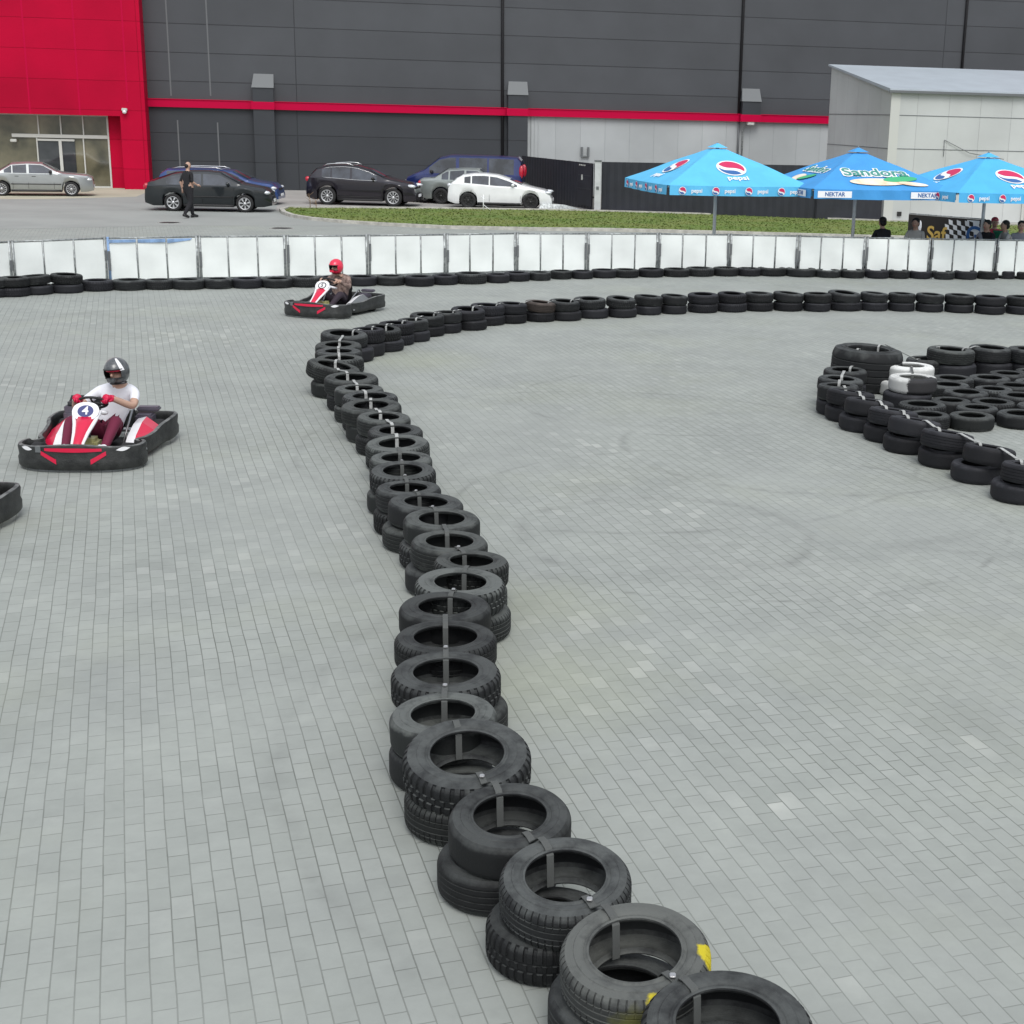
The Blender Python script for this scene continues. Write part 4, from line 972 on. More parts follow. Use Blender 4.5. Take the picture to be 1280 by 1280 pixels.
suv = dict(L=4.38, W=1.84, r=.35, wheels=(.86, 3.50), paint='paint_aubergine', top=[(0, .66), (.04, .98), (.18, 1.16), (.45, 1.42), (.9, 1.53), (1.5, 1.57), (2.0, 1.53), (2.5, 1.40), (3.12, 1.12), (3.35, 1.05), (4.05, .92), (4.28, .76), (4.38, .5)],
           belt=[(0, 1.08), (.6, 1.05), (2, .97), (3.2, .95), (4.38, .78)], glass=[(.66, 1.0), (1.06, 1.78), (1.86, 2.85)], ws=(2.54, 3.08), rw=(.2, .43), seams=(1.02, 1.82, 3.05), handles=(1.25, 2.05), mx=2.72, zf=.80, zr=.98, chrome=1, rails=(.7, 1.9), mirror_paint=0, fl=.2, spokes=10, sw=.22, mould=.36)
make_car('crossover_car', 'dark aubergine crossover with chrome window trim left of the white hatchback', suv, G(409.7, 256), G(492, 258.4))
van = dict(L=4.85, W=1.92, r=.33, wheels=(.95, 3.95), paint='paint_van', tumble=.14, top=[(0, .5), (.03, 1.0), (.08, 1.72), (.2, 1.87), (1.0, 1.90), (2.9, 1.90), (3.35, 1.80), (4.0, 1.30), (4.15, 1.24), (4.65, 1.02), (4.80, .80), (4.85, .45)],
           belt=[(0, 1.15), (3.6, 1.15), (4.1, 1.12), (4.85, .9)], glass=[(.35, 1.35), (1.42, 2.55), (2.68, 3.75)], ws=(3.38, 3.98), rw=(.09, .11), seams=(1.38, 2.6, 3.8), handles=(1.6, 2.8), mx=3.65, zf=.82, tx=.05, zr=1.30, th=.26, fl=.22, mirror_paint=0, cat='van')
make_car('passenger_van', 'blue passenger van facing left behind the white hatchback', van, G(623.5, 255.8), G(531, 253.4), near_side=1)
grey = dict(sedan, paint='paint_grey', L=4.35, wheels=(.92, 3.42), top=[(0, .58), (.03, .93), (.15, 1.0), (.62, 1.03), (1.15, 1.36), (1.8, 1.42), (2.4, 1.40), (3.0, 1.03), (3.2, .98), (4.1, .88), (4.3, .78), (4.35, .5)], belt=[(0, .88), (.85, .92), (3.1, .91), (4.35, .74)],
            glass=[(.95, 1.22), (1.28, 1.85), (1.93, 2.8)], ws=(2.43, 2.96), rw=(.68, 1.12), seams=(1.25, 1.89, 2.85), handles=(1.45, 2.1), mx=2.7, rim='rim_black')
make_car('saloon_car', 'grey green saloon half hidden between crossover and white hatchback', grey, G(551.5, 255), G(629, 257.5))
hatch = dict(L=4.42, W=1.78, r=.33, wheels=(.88, 3.52), paint='paint_white', top=[(0, .60), (.04, .92), (.16, 1.06), (.40, 1.27), (.62, 1.38), (1.1, 1.45), (1.6, 1.46), (2.1, 1.41), (2.6, 1.26), (3.15, 1.03), (3.4, .97), (4.1, .83), (4.33, .68), (4.42, .45)],
             belt=[(0, 1.04), (.7, 1.03), (2, .94), (3.2, .90), (4.42, .72)], glass=[(.72, .98), (1.04, 1.75), (1.80, 2.95)], ws=(2.63, 3.12), rw=(.18, .60), seams=(1.01, 1.78, 3.1), handles=(1.2, 1.98), mx=2.78, zf=.73, zr=.95, tl='lamp_clear', rim='rim_black', fl=.20, spokes=7, th=.09)
make_car('hatchback_car', 'white hatchback with black rims parked at the back edge of the lawn', hatch, G(585.4, 260.6), G(663, 262.6))
# grey sheet lying beyond the hatchback
b = MB(); g = G(697, 263.6)
b.add([(-.75, -.3, .02), (.85, -.3, .02), (.9, .5, .02), (-.7, .6, .02), (-.6, -.1, .26), (.25, .0, .24), (.8, .1, .10), (-.5, .45, .24)], [(0, 1, 6, 5), (0, 5, 4), (1, 2, 6), (2, 3, 7, 5, 6), (3, 0, 4, 7), (4, 5, 7), (3, 2, 1, 0)], 'metal')
tag(b.build('metal_ramp', loc=g), 'low grey sheet metal wedge in front of the white hatchback nose', 'ramp')

# ------------------------------------------------------------------ people
def skin_body(name, J, bones, mats, parent=None, sub=2, extra=None):
    """one continuous skinned surface; J: name -> (x, y, z, radius); bones: (a, b, material)"""
    names = list(J); me = bpy.data.meshes.new('sk'); me.from_pydata([J[n][:3] for n in names], [(names.index(a), names.index(c)) for a, c, _ in bones], [])
    o = bpy.data.objects.new('sk', me); col.objects.link(o)
    md = o.modifiers.new('s', 'SKIN'); md.use_smooth_shade = True
    for i, n in enumerate(names):
        r = J[n][3]; r = r if isinstance(r, tuple) else (r, r); me.skin_vertices[0].data[i].radius = r
        me.skin_vertices[0].data[i].use_root = (i == 0)
    sd = o.modifiers.new('u', 'SUBSURF'); sd.levels = sub; sd.render_levels = sub
    dg = bpy.context.evaluated_depsgraph_get(); ev = o.evaluated_get(dg); m2 = bpy.data.meshes.new_from_object(ev)
    bpy.data.objects.remove(o)
    segs = [(Vector(J[a][:3]), Vector(J[c][:3]), m) for a, c, m in bones]
    b = MB()
    vs = [v.co.copy() for v in m2.vertices]; groups = {}
    for p in m2.polygons:
        c = p.center; best = None
        for a, e, m in segs:
            ab = e-a; t = max(0, min(1, (c-a).dot(ab)/max(ab.length_squared, 1e-9))); dd = (c-(a+ab*t)).length
            if best is None or dd < best[0]: best = (dd, m)
        groups.setdefault(best[1], []).append(tuple(p.vertices))
    b.v = [tuple(v) for v in vs]
    for m, F in groups.items():
        k = b.mi(m); b.f += F; b.m += [k]*len(F); b.sm += [True]*len(F)
    bpy.data.meshes.remove(m2)
    if extra: extra(b)
    return b.build(name, parent, fix=False)
def hand(b, wrist, direc, up, m, grip=True, s=1.):
    """palm, four unequal curled fingers and a thumb off the palm's side"""
    w0 = Vector(wrist); d = Vector(direc).normalized(); u = Vector(up); u = (u-d*u.dot(d)).normalized(); sd = d.cross(u)
    b.tube([w0-d*.01*s, w0+d*.03*s, w0+d*.075*s, w0+d*.085*s], [.026*s, .036*s, .038*s, .030*s], m, 8)
    curl = 1. if grip else .35
    for i, (off, ln) in enumerate(((-.030, .062), (-.010, .075), (.011, .070), (.030, .055))):
        p = w0+d*.078*s+sd*off*s; pts = [p-d*.01*s]; an = 0
        for q in range(3):
            an += curl*1.0; dr = d*math.cos(an)-u*math.sin(an); p = p+dr*ln*s*(.45, .32, .25)[q]; pts.append(p)
        b.tube(pts, [.0105*s, .010*s, .009*s, .007*s], m, 6)
    p = w0+d*.025*s-sd*.03*s; b.tube([p, p-sd*.02*s+d*.02*s-u*.01*s, p-sd*.012*s+d*.045*s-u*.03*s], [.012*s, .011*s, .008*s], m, 6)
# walking man in black
def bone_list(t, tr, sl=None, fore='skin', shoe='trim_black'):
    sl = sl or t
    return [('pel', 'bel', t), ('bel', 'che', t), ('che', 'neb', t), ('neb', 'nec', 'skin'), ('nec', 'hd1', 'skin'), ('hd1', 'hd2', 'skin')]+\
        [x for s_ in 'LR' for x in (('che', 'sh'+s_, sl), ('sh'+s_, 'el'+s_, sl), ('el'+s_, 'wr'+s_, fore), ('pel', 'hi'+s_, tr), ('hi'+s_, 'kn'+s_, tr), ('kn'+s_, 'an'+s_, tr), ('an'+s_, 'to'+s_, shoe))]
m_p = G(237, 272.6)
man = empty('person', m_p, rad(-38), 'man in black t-shirt and trousers walking past the dark liftback', 'person')
J = dict(pel=(0, 0, .97, (.17, .14)), bel=(0, .01, 1.12, (.175, .14)), che=(0, .02, 1.36, (.20, .145)), neb=(0, .02, 1.50, .07), nec=(0, .03, 1.56, .056), hd1=(0, .045, 1.62, .075), hd2=(0, .05, 1.70, .080),
         shL=(-.19, .02, 1.43, .062), elL=(-.25, -.10, 1.16, .046), wrL=(-.24, -.04, .92, .030), shR=(.19, .02, 1.43, .062), elR=(.25, .0, 1.16, .046), wrR=(.22, .20, 1.06, .030),
         hiL=(-.10, 0, .90, .125), knL=(-.11, .16, .50, .085), anL=(-.11, .20, .10, .060), toL=(-.11, .36, .045, .046), hiR=(.10, 0, .90, .125), knR=(.11, .0, .50, .085), anR=(.11, -.26, .14, .060), toR=(.11, -.14, .045, .046))
def face(b):
    b.ell((0, .05, 1.67), (.080, .095, .115), 'skin', 16, 12)
    b.ell((0, .135, 1.66), (.014, .025, .02), 'skin', 8, 6)
    for q in (-1, 1): b.ell((q*.083, .05, 1.66), (.012, .02, .03), 'skin', 8, 6); b.ell((q*.03, .115, 1.685), (.012, .01, .008), 'trim_black', 6, 4)
    b.ell((0, .122, 1.625), (.024, .008, .006), 'p_red', 6, 4)
    hand(b, (-.24, -.04, .92), (.0, .15, -1), (1, 0, 0), 'skin', False); hand(b, (.22, .20, 1.06), (0, 1, -.2), (0, 0, 1), 'skin', False)
bo = skin_body('body', J, [(a, c, ('skin' if (a.startswith('el')) else m)) for a, c, m in bone_list('black_cloth', 'black_cloth')], None, man, extra=face)
b = MB(); b.ell((0, -.012, 1.66), (.080, .062, .07), 'hair', 14, 8); b.build('hair', man)
b = MB()
for s_ in ('L', 'R'):
    a = J['an'+s_]; t = J['to'+s_]; b.tube([(a[0], a[1]-.05, a[2]-.055 if s_ == 'L' else a[2]-.02), (a[0], (a[1]+t[1])/2, (a[2]+t[2])/2), (t[0], t[1]+.04, t[2])], [.045, .052, .035], 'trim_black', 8)
b.build('shoe', man)

# seated people behind the white fence
def chair(parent_loc, rz, label):
    o = empty('plastic_chair', parent_loc, rz, label, 'chair', 'chairs behind the track fence')
    b = MB(); b.box((0, 0, .44), (.44, .42, .03), 'navy', bev=.01); b.build('seat', o)
    b = MB(); b.box((0, -.20, .68), (.42, .03, .40), 'navy', bev=.01); b.build('backrest', o)
    for i in (-1, 1):
        for j in (-1, 1): b = MB(); b.tube([(i*.19, j*.18, .43), (i*.21, j*.2, 0)], .015, 'metal', 6); b.build('leg', o)
    return o
def seated(px, py, label, clabel, top, hair_m='hair', rz=180, lean=.0, cap=None, zh=1.20):
    g = G(px, py, zh); g.z = 0
    if g.y < 36.1: g *= 36.1/g.y
    o = empty('person', g, rad(rz), label, 'person')
    J = dict(pel=(0, -.02, .53, (.16, .13)), bel=(0, -.01, .70, (.15, .11)), che=(0, .02+lean, .93, (.17, .115)), neb=(0, .03+lean, 1.06, .065), nec=(0, .045+lean, 1.11, .055), hd1=(0, .06+lean, 1.17, .075), hd2=(0, .07+lean, 1.25, .08),
             shL=(-.185, .02+lean, .99, .058), elL=(-.25, .12+lean, .74, .045), wrL=(-.16, .34+lean, .76, .03), shR=(.185, .02+lean, .99, .058), elR=(.25, .12+lean, .74, .045), wrR=(.14, .34+lean, .78, .03),
             hiL=(-.10, .04, .52, .095), knL=(-.12, .42, .53, .065), anL=(-.12, .45, .10, .045), toL=(-.12, .58, .045, .04), hiR=(.10, .04, .52, .095), knR=(.12, .42, .53, .065), anR=(.12, .45, .10, .045), toR=(.12, .58, .045, .04))
    def fx(b):
        y = .07+lean; b.ell((0, y, 1.21), (.078, .092, .115), 'skin', 16, 12)
        b.ell((0, y+.098, 1.205), (.014, .025, .02), 'skin', 8, 6)
        for q in (-1, 1): b.ell((q*.082, y, 1.21), (.012, .02, .03), 'skin', 8, 6); b.ell((q*.03, y+.084, 1.225), (.012, .01, .008), 'trim_black', 6, 4)
        b.ell((0, y+.085, 1.16), (.022, .008, .006), 'p_red', 6, 4)
        hand(b, J['wrL'][:3], (.3, 1, 0), (0, 0, 1), 'skin', False); hand(b, J['wrR'][:3], (-.3, 1, 0), (0, 0, 1), 'skin', False)
    skin_body('body', J, bone_list(top, 'navy'), None, o, extra=fx)
    b = MB(); b.ell((0, .035+lean, 1.265), (.094, .102, .088), cap or hair_m, 16, 10)
    if cap: b.ell((0, .12+lean, 1.27), (.07, .08, .012), cap, 12, 6)
    else: b.ell((0, .005+lean, 1.20), (.086, .075, .08), hair_m, 14, 8)
    b.build('cap' if cap else 'hair', o)
    chair(g, rad(rz), clabel)
seated(1104, 284, 'small dark haired person in black seated alone behind the white fence', 'dark chair under the lone dark haired person behind the fence', 'black_cloth', rz=20, zh=1.12)
seated(1145.5, 281.5, 'person in pale top seated before the left end of the chequered banner', 'dark chair under the person in the pale top by the banner', 'shirt_pale', rz=150)
seated(1225, 281, 'dark haired man in grey shirt seated at the right end of the banner', 'dark chair under the man in the grey shirt', 'shirt_grey', rz=-120, lean=.05)
seated(1237, 283, 'dark haired person in black seated just right of the grey shirted man', 'dark chair under the person in black beside the grey shirt', 'black_cloth', rz=130, lean=.05)
seated(1261, 284.5, 'person in pale shirt leaning left towards the green bin', 'dark chair under the leaning person in the pale shirt', 'shirt_pale', rz=100, lean=.05)
seated(1276, 288, 'dark haired person in grey seated at the right picture edge', 'dark chair at the right picture edge behind the fence', 'shirt_grey', rz=170)
seated(1243, 278.5, 'person in red cap and red shirt seated behind the person in black', 'dark chair under the person in the red cap', 'shirt_red', rz=180, cap='shirt_red')
b = MB(); b.lathe([(0, 0), (.17, 0), (.22, .95), (.24, .97), (.24, 1.02), (.21, 1.02), (.16, .05), (0, .05)], 'green', 20)
gb = G(1249, 288.5, 1.0); gb.z = 0; tag(b.build('bin', loc=gb), 'green plastic bin between the seated people', 'bin')

# ------------------------------------------------------------------ chequered banner
def atY(px, py, Y):
    d = ray(px, py); t = Y/d.y; return Vector((d.x*t, Y, CAMH+d.z*t))
ba = atY(1136.5, 266, 40.); bb = atY(1228, 276.5, 38.4); ba.z = bb.z = 0; d = bb-ba; BL = d.length; BH = 1.16
bn = empty('banner', ba, math.atan2(d.y, d.x), 'black and chequered banner with yellow and blue lettering behind the seated people', 'banner')
b = MB(); b.box((BL/2, 0, BH/2+.03), (BL, .02, BH), 'p_black')
for i in range(7):
    for j in range(9):
        x0 = BL*.50+i*.125+j*.02; z0 = BH-.02-j*.125
        b.add([(x0, -.012, z0), (x0+.125, -.012, z0-.03), (x0+.145, -.012, z0-.155), (x0+.02, -.012, z0-.125)], [(0, 1, 2, 3)], 'p_white' if (i+j) % 2 else 'p_black')
b.add([(BL*.86, -.011, .05), (BL, -.011, .05), (BL, -.011, BH), (BL*.80, -.011, BH)], [(0, 1, 2, 3)], 'p_white')
b.build('sheet', bn)
RX90 = Matrix.Rotation(rad(90), 4, 'X')
b = MB(); b.text('Saf', .52, 'p_yellow', Matrix.Translation((BL*.40, -.018, BH*.62)) @ RX90, .003); b.build('lettering', bn); b = MB(); b.text('G', .62, 'p_blue', Matrix.Translation((BL*.90, -.020, BH*.66)) @ RX90, .003); b.build('lettering', bn)
b = MB(); b.ell((BL*.17, -.02, BH*.78), (.055, .012, .15), 'p_white', 12, 8); b.ell((BL*.17, -.022, BH*.45), (.10, .012, .24), 'p_yellow', 12, 8); b.build('print', bn)
b = MB(); b.tube([(0, .03, 0), (0, .03, BH+.05), (BL, .03, BH+.05), (BL, .03, 0)], .02, 'metal', 6); b.build('frame', bn)

# ------------------------------------------------------------------ umbrellas
def umbrella(apx, apy, poleY, rz, canvas, kind, label, side=3.35, ztop=3.0, zc=2.07, drop=.22):
    ap = atY(apx, apy, poleY); ztop = ap.z-.14
    o = empty('market_umbrella', (ap.x, ap.y, 0), rad(rz), label, 'umbrella', 'blue market umbrellas behind the track fence')
    h = side/2; tq = .16
    E_ = [(-h, -h, zc), (h, -h, zc), (h, h, zc), (-h, h, zc)]; T = [(-tq, -tq, ztop), (tq, -tq, ztop), (tq, tq, ztop), (-tq, tq, ztop)]
    b = MB(); n = 10
    for k in range(4):
        a, c = Vector(E_[k]), Vector(E_[(k+1) % 4]); ta, tc_ = Vector(T[k]), Vector(T[(k+1) % 4]); vs = []
        for j in range(n+1):
            for i in range(n+1):
                p = a.lerp(c, i/n).lerp(ta.lerp(tc_, i/n), j/n); p.z -= .015*math.sin(math.pi*i/n)*(1-j/n)+.012*math.sin(i*1.9+j*.8)*math.sin(math.pi*j/n)
                vs.append(p)
        b.add(vs, [(j*(n+1)+i, j*(n+1)+i+1, (j+1)*(n+1)+i+1, (j+1)*(n+1)+i) for j in range(n) for i in range(n)], canvas)
    cv = b.build('canopy', o, fix=True)
    b = MB()
    for k in range(4):
        a, c = Vector(E_[k]), Vector(E_[(k+1) % 4]); N_ = 24; vs = []; out = ((a+c)/2); out.z = 0; out.normalize()
        for i in range(N_+1):
            p = a.lerp(c, .012+.976*i/N_)+out*(.01+.012*math.sin(i*1.3)); p.z -= .015*math.sin(math.pi*i/N_)
            vs += [p, p-Vector((0, 0, drop))+out*.012*math.sin(i*1.3+1)]
        b.add(vs, [(2*i, 2*i+2, 2*i+3, 2*i+1) for i in range(N_)], canvas)
    b.build('valance', o)
    b = MB()
    b.add([(-.2, -.2, ztop+.03), (.2, -.2, ztop+.03), (.2, .2, ztop+.03), (-.2, .2, ztop+.03), (0, 0, ztop+.14)], [(0, 1, 4), (1, 2, 4), (2, 3, 4), (3, 0, 4), (0, 3, 2, 1)], canvas)
    b.lathe([(.0, ztop+.12), (.03, ztop+.14), (0, ztop+.17)], 'metal', 8); b.build('vent_cap', o)
    b = MB(); b.tube([(0, 0, .05), (0, 0, ztop+.02)], .042, 'pole', 12); b.build('pole', o)
    b = MB(); b.lathe([(0, .0), (.36, .0), (.36, .07), (.1, .11), (.06, .3), (0, .3)], 'concrete', 20); b.build('base', o)
    for k in range(4):
        b = MB(); c = Vector(E_[k]); b.tube([Vector((0, 0, ztop-.05)), c-Vector((0, 0, .03))*1.0-c.normalized()*.02], .014, 'metal', 6); b.tube([Vector((0, 0, ztop-.75)), Vector((0, 0, ztop-.05)).lerp(c, .5)-Vector((0, 0, .02))], .012, 'metal', 6); b.build('rib', o)
    for k in range(4):
        a, c = Vector(E_[k]), Vector(E_[(k+1) % 4]); mid = (a+c)/2; tm_ = (Vector(T[k])+Vector(T[(k+1) % 4]))/2; up = (tm_-mid).normalized(); rt = (c-a).normalized(); nn = rt.cross(up).normalized()
        def F(u, v, off, valance=False):
            if valance: out = mid.copy(); out.z = 0; out.normalize(); Y_ = Vector((0, 0, 1)); O = mid+rt*u+Vector((0, 0, v))+out*(off+.02); Nn = rt.cross(Y_)
            else: Y_ = up; O = mid+rt*u+up*v+nn*off; Nn = nn
            return Matrix(((rt.x, Y_.x, Nn.x, O.x), (rt.y, Y_.y, Nn.y, O.y), (rt.z, Y_.z, Nn.z, O.z), (0, 0, 0, 1)))
        def globe(b, u, v, r, val=False):
            st = .004 if not val else .006; X1 = F(u, v, .010 if not val else .012, val) @ Matrix.Rotation(rad(-30), 4, 'Z'); n = 28
            def disc(rr, z, m): b.add([(rr*math.cos(2*math.pi*i/n), rr*math.sin(2*math.pi*i/n), z) for i in range(n)], [tuple(range(n))], m, False, X1)
            disc(r*1.14, 0, 'p_white')
            def cap(y0, s_, m, z):     # region above/below a wavy chord
                pts = []; xm_ = math.sqrt(max(0, r*r-(y0*r)**2))
                for i in range(17):
                    x = -xm_+2*xm_*i/16; pts.append((x*1.0, y0*r+(.16*r*math.sin(math.pi*x/xm_)), z))
                a0 = math.atan2(y0*r, xm_); 
                for i in range(1, 16):
                    t = i/16; an = a0+(math.pi-2*a0)*t if s_ > 0 else a0-(math.pi+2*a0)*t
                    pts.append((r*math.cos(an), r*math.sin(an), z))
                b.add(pts, [tuple(range(len(pts)))], m, False, X1)
            cap(.02, 1, 'p_red', st); cap(-.42, -1, 'p_blue', st)
        if kind == 'cola':
            b = MB(); globe(b, 0, .85, .32); b.build('emblem', cv, fix=False)
            b = MB(); b.text('pepsi', .26, 'p_white', F(.02, .36, .012), .003); b.build('lettering', cv, fix=False)
            for i in range(4):
                u = -h+.35+i*(2*h-.35)/4
                b = MB(); globe(b, u, -drop/2-.01, .080, True); b.build('emblem', cv, fix=False)
                b = MB(); b.text('pepsi', .13, 'p_white', F(u+.35, -drop/2-.01, .012, True), .002); b.build('lettering', cv, fix=False)
        else:
            def oval(nm, m, cx, cy, z, ax, ay, sk):
                b = MB(); b.add([(ax*math.cos(t_*.2618), ay*math.sin(t_*.2618)+sk*math.cos(t_*.2618), 0) for t_ in range(24)], [tuple(range(24))], m, False, F(cx, cy, z)); b.build(nm, cv, fix=False)
            def plate(m, pts, X_, nm='white_strip'):
                b = MB(); b.add([(x, y, 0) for x, y in pts], [tuple(range(len(pts)))], m, False, X_); b.build(nm, cv, fix=False)
            if k % 2 == 0:
                b = MB(); b.text('Sandora', .50, 'p_white', F(0, .80, .012), .004, 0, .085); b.build('lettering_outline', cv, fix=False)
                b = MB(); b.text('Sandora', .50, 'p_dgreen', F(0, .80, .022), .004, 0, .012); b.build('lettering', cv, fix=False)
                oval('fruit_print', 'p_peach', -.05, .36, .014, .72, .17, 0); oval('leaf_print', 'p_green', .55, .50, .018, .45, .13, .05); oval('fruit_print', 'p_peach', .80, .27, .020, .36, .09, -.06)
            else:
                b = MB(); b.text('Sandora', .42, 'p_white', F(.03, .86, .012), .004, .3, .085); b.build('lettering_outline', cv, fix=False)
                b = MB(); b.text('Sandora', .42, 'p_dgreen', F(.03, .86, .022), .004, .3, .0); b.build('lettering', cv, fix=False)
                oval('fruit_print', 'p_peach', -.15, .42, .014, .32, .17, 0); oval('leaf_print', 'p_green', .28, .46, .018, .32, .12, .12)
            for u in (-h+.55, h-.75):
                plate('p_white', [(-.42, -.075), (.42, -.075), (.42, .075), (-.42, .075)], F(u, -drop/2-.01, .012, True))
                b = MB(); b.text('NEKTAR', .13, 'p_blue', F(u, -drop/2-.01, .016, True), .002); b.build('lettering', cv, fix=False)
    return o
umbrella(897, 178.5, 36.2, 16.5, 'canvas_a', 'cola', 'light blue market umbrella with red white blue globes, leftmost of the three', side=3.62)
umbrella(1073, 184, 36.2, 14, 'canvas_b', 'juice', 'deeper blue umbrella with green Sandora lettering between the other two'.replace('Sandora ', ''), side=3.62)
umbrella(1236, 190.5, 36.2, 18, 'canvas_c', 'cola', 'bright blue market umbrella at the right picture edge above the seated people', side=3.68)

# ------------------------------------------------------------------ karts
def kart(loc, rz, label, number, ring='kart_blue', pods=('kart_red', 'kart_white'), steer=12, group='racing karts on the track'):
    o = empty('kart', loc, rz, label, 'kart', group, KS)
    half = [(0, .99), (.22, .985), (.40, .95), (.55, .87), (.645, .76), (.675, .64), (.665, .53), (.61, .45), (.555, .40), (.545, .34), (.58, .28), (.615, .18), (.635, .0), (.65, -.18), (.665, -.30), (.70, -.42), (.715, -.56), (.715, -.74), (.69, -.86), (.60, -.92), (.30, -.95), (0, -.955)]
    full = half+[(-x, y) for x, y in reversed(half[1:-1])]
    # refine with a Catmull-Rom pass
    n = len(full); pts = []
    for i in range(n):
        p0, p1, p2, p3 = [Vector(full[(i+q) % n]) for q in (-1, 0, 1, 2)]
        for t in (0, .33, .66): pts.append(.5*((2*p1)+(p2-p0)*t+(2*p0-5*p1+4*p2-p3)*t*t+(3*p1-p0-3*p2+p3)*t**3))
    n = len(pts); vs = []
    def zt(p):
        if p.y > .45: return .27+.045*math.exp(-(p.x/.42)**2)
        if p.y < -.5: return .31
        return .25+.06*max(0, min(1, (-.05-p.y)/.4))
    for i, p in enumerate(pts):
        t = (pts[(i+1) % n]-pts[i-1]).normalized(); nn = Vector((t.y, -t.x));
        if nn.dot(p) < 0: nn = -nn
        z1 = zt(p); z0 = .03 if p.y > .45 else .06
        for off, z in ((-.012, z0), (.0, z0+.02), (.004, (z0+z1)*.42), (-.010, (z0+z1)*.52), (.0, z1-.03), (-.008, z1-.006), (-.02, z1), (-.045, z1), (-.055, z1-.012), (-.06, z1-.06), (-.06, z0)):
            q = p+nn*off; vs.append((q.x, q.y, z))
    K = 11; fs = [(i*K+j, i*K+(j+1) % K, ((i+1) % n)*K+(j+1) % K, ((i+1) % n)*K+j) for i in range(n) for j in range(K)]
    b = MB(); b.add(vs, fs, 'grey_plastic', True); kr = b.mi('pale_rim')
    for i, f in enumerate(fs):
        if i % K in (5, 6): b.m[i] = kr
    bp = b.build('bumper', o); bp.data.set_sharp_from_angle(angle=rad(40))
    for i_, p in enumerate([f for f in range(0)]): pass
    # stickers on the front face, following its curve
    def fr(x, z, off=.008):
        for i in range(len(half)-1):
            (xa, ya), (xb, yb) = half[i], half[i+1]
            if xa <= abs(x) <= xb and ya > .5: return (x, ya+(yb-ya)*(abs(x)-xa)/(xb-xa)+off, z)
        return (x, .98, z)
    def strip(name, poly, m, n=10, par=bp):
        b = MB(); vs = []; # poly: list of (x0, zlow, zhigh)
        for x, a, c in poly: vs += [fr(x, a), fr(x, c)]
        b.add(vs, [(2*i, 2*i+2, 2*i+3, 2*i+1) for i in range(len(poly)-1)], m); return b.build(name, par)
    strip('red_stripe', [(-.30+.06*i, .245-.012*math.sin(math.pi*i/10), .275+.004*math.sin(math.pi*i/10)) for i in range(11)], 'kart_red')
    for q in (-1, 1):
        strip('oval_mark', [(q*(.44+.012*i), .25-.022*math.sin(math.pi*i/11)+.0012*i, .25+.022*math.sin(math.pi*i/11)+.0012*i) for i in range(12)], 'kart_white')
        strip('slanted_mark', [(q*(.18+.018*i), .10+.011*i, .155+.010*i) for i in range(10)], 'kart_red')
    b = MB(); b.add([fr(.40, .225, .010), fr(.34, .225, .010), fr(.34, .29, .010), fr(.40, .29, .010)], [(0, 1, 2, 3)], 'box_grey'); b.build('emblem', bp)
    # floor pan and frame
    b = MB(); b.prism([(-.30, -.55), (.30, -.55), (.33, .1), (.30, .80), (-.30, .80), (-.33, .1)], .055, .062, 'trim_black'); b.build('floor_pan', o)
    b = MB()
    for q in (-1, 1):
        b.tube([(q*.30, -.80, .11), (q*.32, -.3, .07), (q*.32, .3, .07), (q*.27, .82, .09)], .016, 'chassis', 8)
        b.tube([(q*.32, .30, .07), (q*.60, .28, .12)], .013, 'chassis', 6); b.tube([(q*.32, -.35, .07), (q*.62, -.35, .12)], .013, 'chassis', 6)
        b.tube([(q*.25, .80, .09), (q*.2, .90, .16), (0, .92, .17)], .012, 'chassis', 6)
        b.tube([(q*.55, .55, .13), (q*.28, .52, .10)], .018, 'chassis', 6)
        b.tube([(q*.23, -.10, .07), (q*.26, -.3, .28), (q*.24, -.62, .40), (q*.22, -.82, .20)], .013, 'chassis', 6)
    b.tube([(-.5, -.58, .14), (.5, -.58, .14)], .02, 'chassis', 8); b.tube([(-.32, -.8, .11), (.32, -.8, .11)], .016, 'chassis', 8); b.tube([(-.30, .40, .07), (.30, .40, .07)], .014, 'chassis', 6)
    b.build('frame', o)
    # wheels
    for q in (-1, 1):
        for yy, r, w_, xx in ((.60, .128, .062, .48), (-.58, .138, .10, .50)):
            Xw = Matrix.Translation((q*xx, yy, r)) @ Matrix.Rotation(rad(-steer if yy > 0 else 0), 4, 'Z') @ Matrix.Rotation(rad(90), 4, 'Y')
            b = MB(); b.lathe([(.065, w_*.85), (.085, w_), (r-.012, w_*.95), (r, w_*.7), (r, -w_*.7), (r-.012, -w_*.95), (.085, -w_), (.065, -w_*.85)], 'tyre_car', 24, Xw, close=True); wo = b.build('wheel', o)
            b = MB(); b.lathe([(0, -w_*.4), (.03, -w_*.75), (.066, -w_*.8), (.066, w_*.8), (.03, w_*.75), (0, w_*.4)], 'chassis', 16, Xw); b.build('rim', wo)
    # nose fairing: a tall tapering red blade with white edges rising to the number plate
    def blade(prof, m, name, wadd=0, zoff=0):
        b = MB(); vs = []
        for (y, z, hw_, tk) in prof:
            a = hw_+wadd; vs += [(-a, y, z+zoff), (-a*.6, y+tk, z+tk*.6+zoff), (a*.6, y+tk, z+tk*.6+zoff), (a, y, z+zoff), (a*.9, y-.02, z-.02), (-a*.9, y-.02, z-.02)]
        k = len(prof); b.add(vs, [(i*6+j, i*6+(j+1) % 6, (i+1)*6+(j+1) % 6, (i+1)*6+j) for i in range(k-1) for j in range(6)]+[tuple(range(6)), tuple(range(6*k-6, 6*k))], m, True)
        return b.build(name, o)
    pr = [(.90, .20, .045, .02), (.80, .29, .05, .03), (.66, .37, .065, .035), (.53, .44, .09, .035), (.44, .50, .115, .03)]
    blade(pr, 'kart_red', 'nose_fairing')
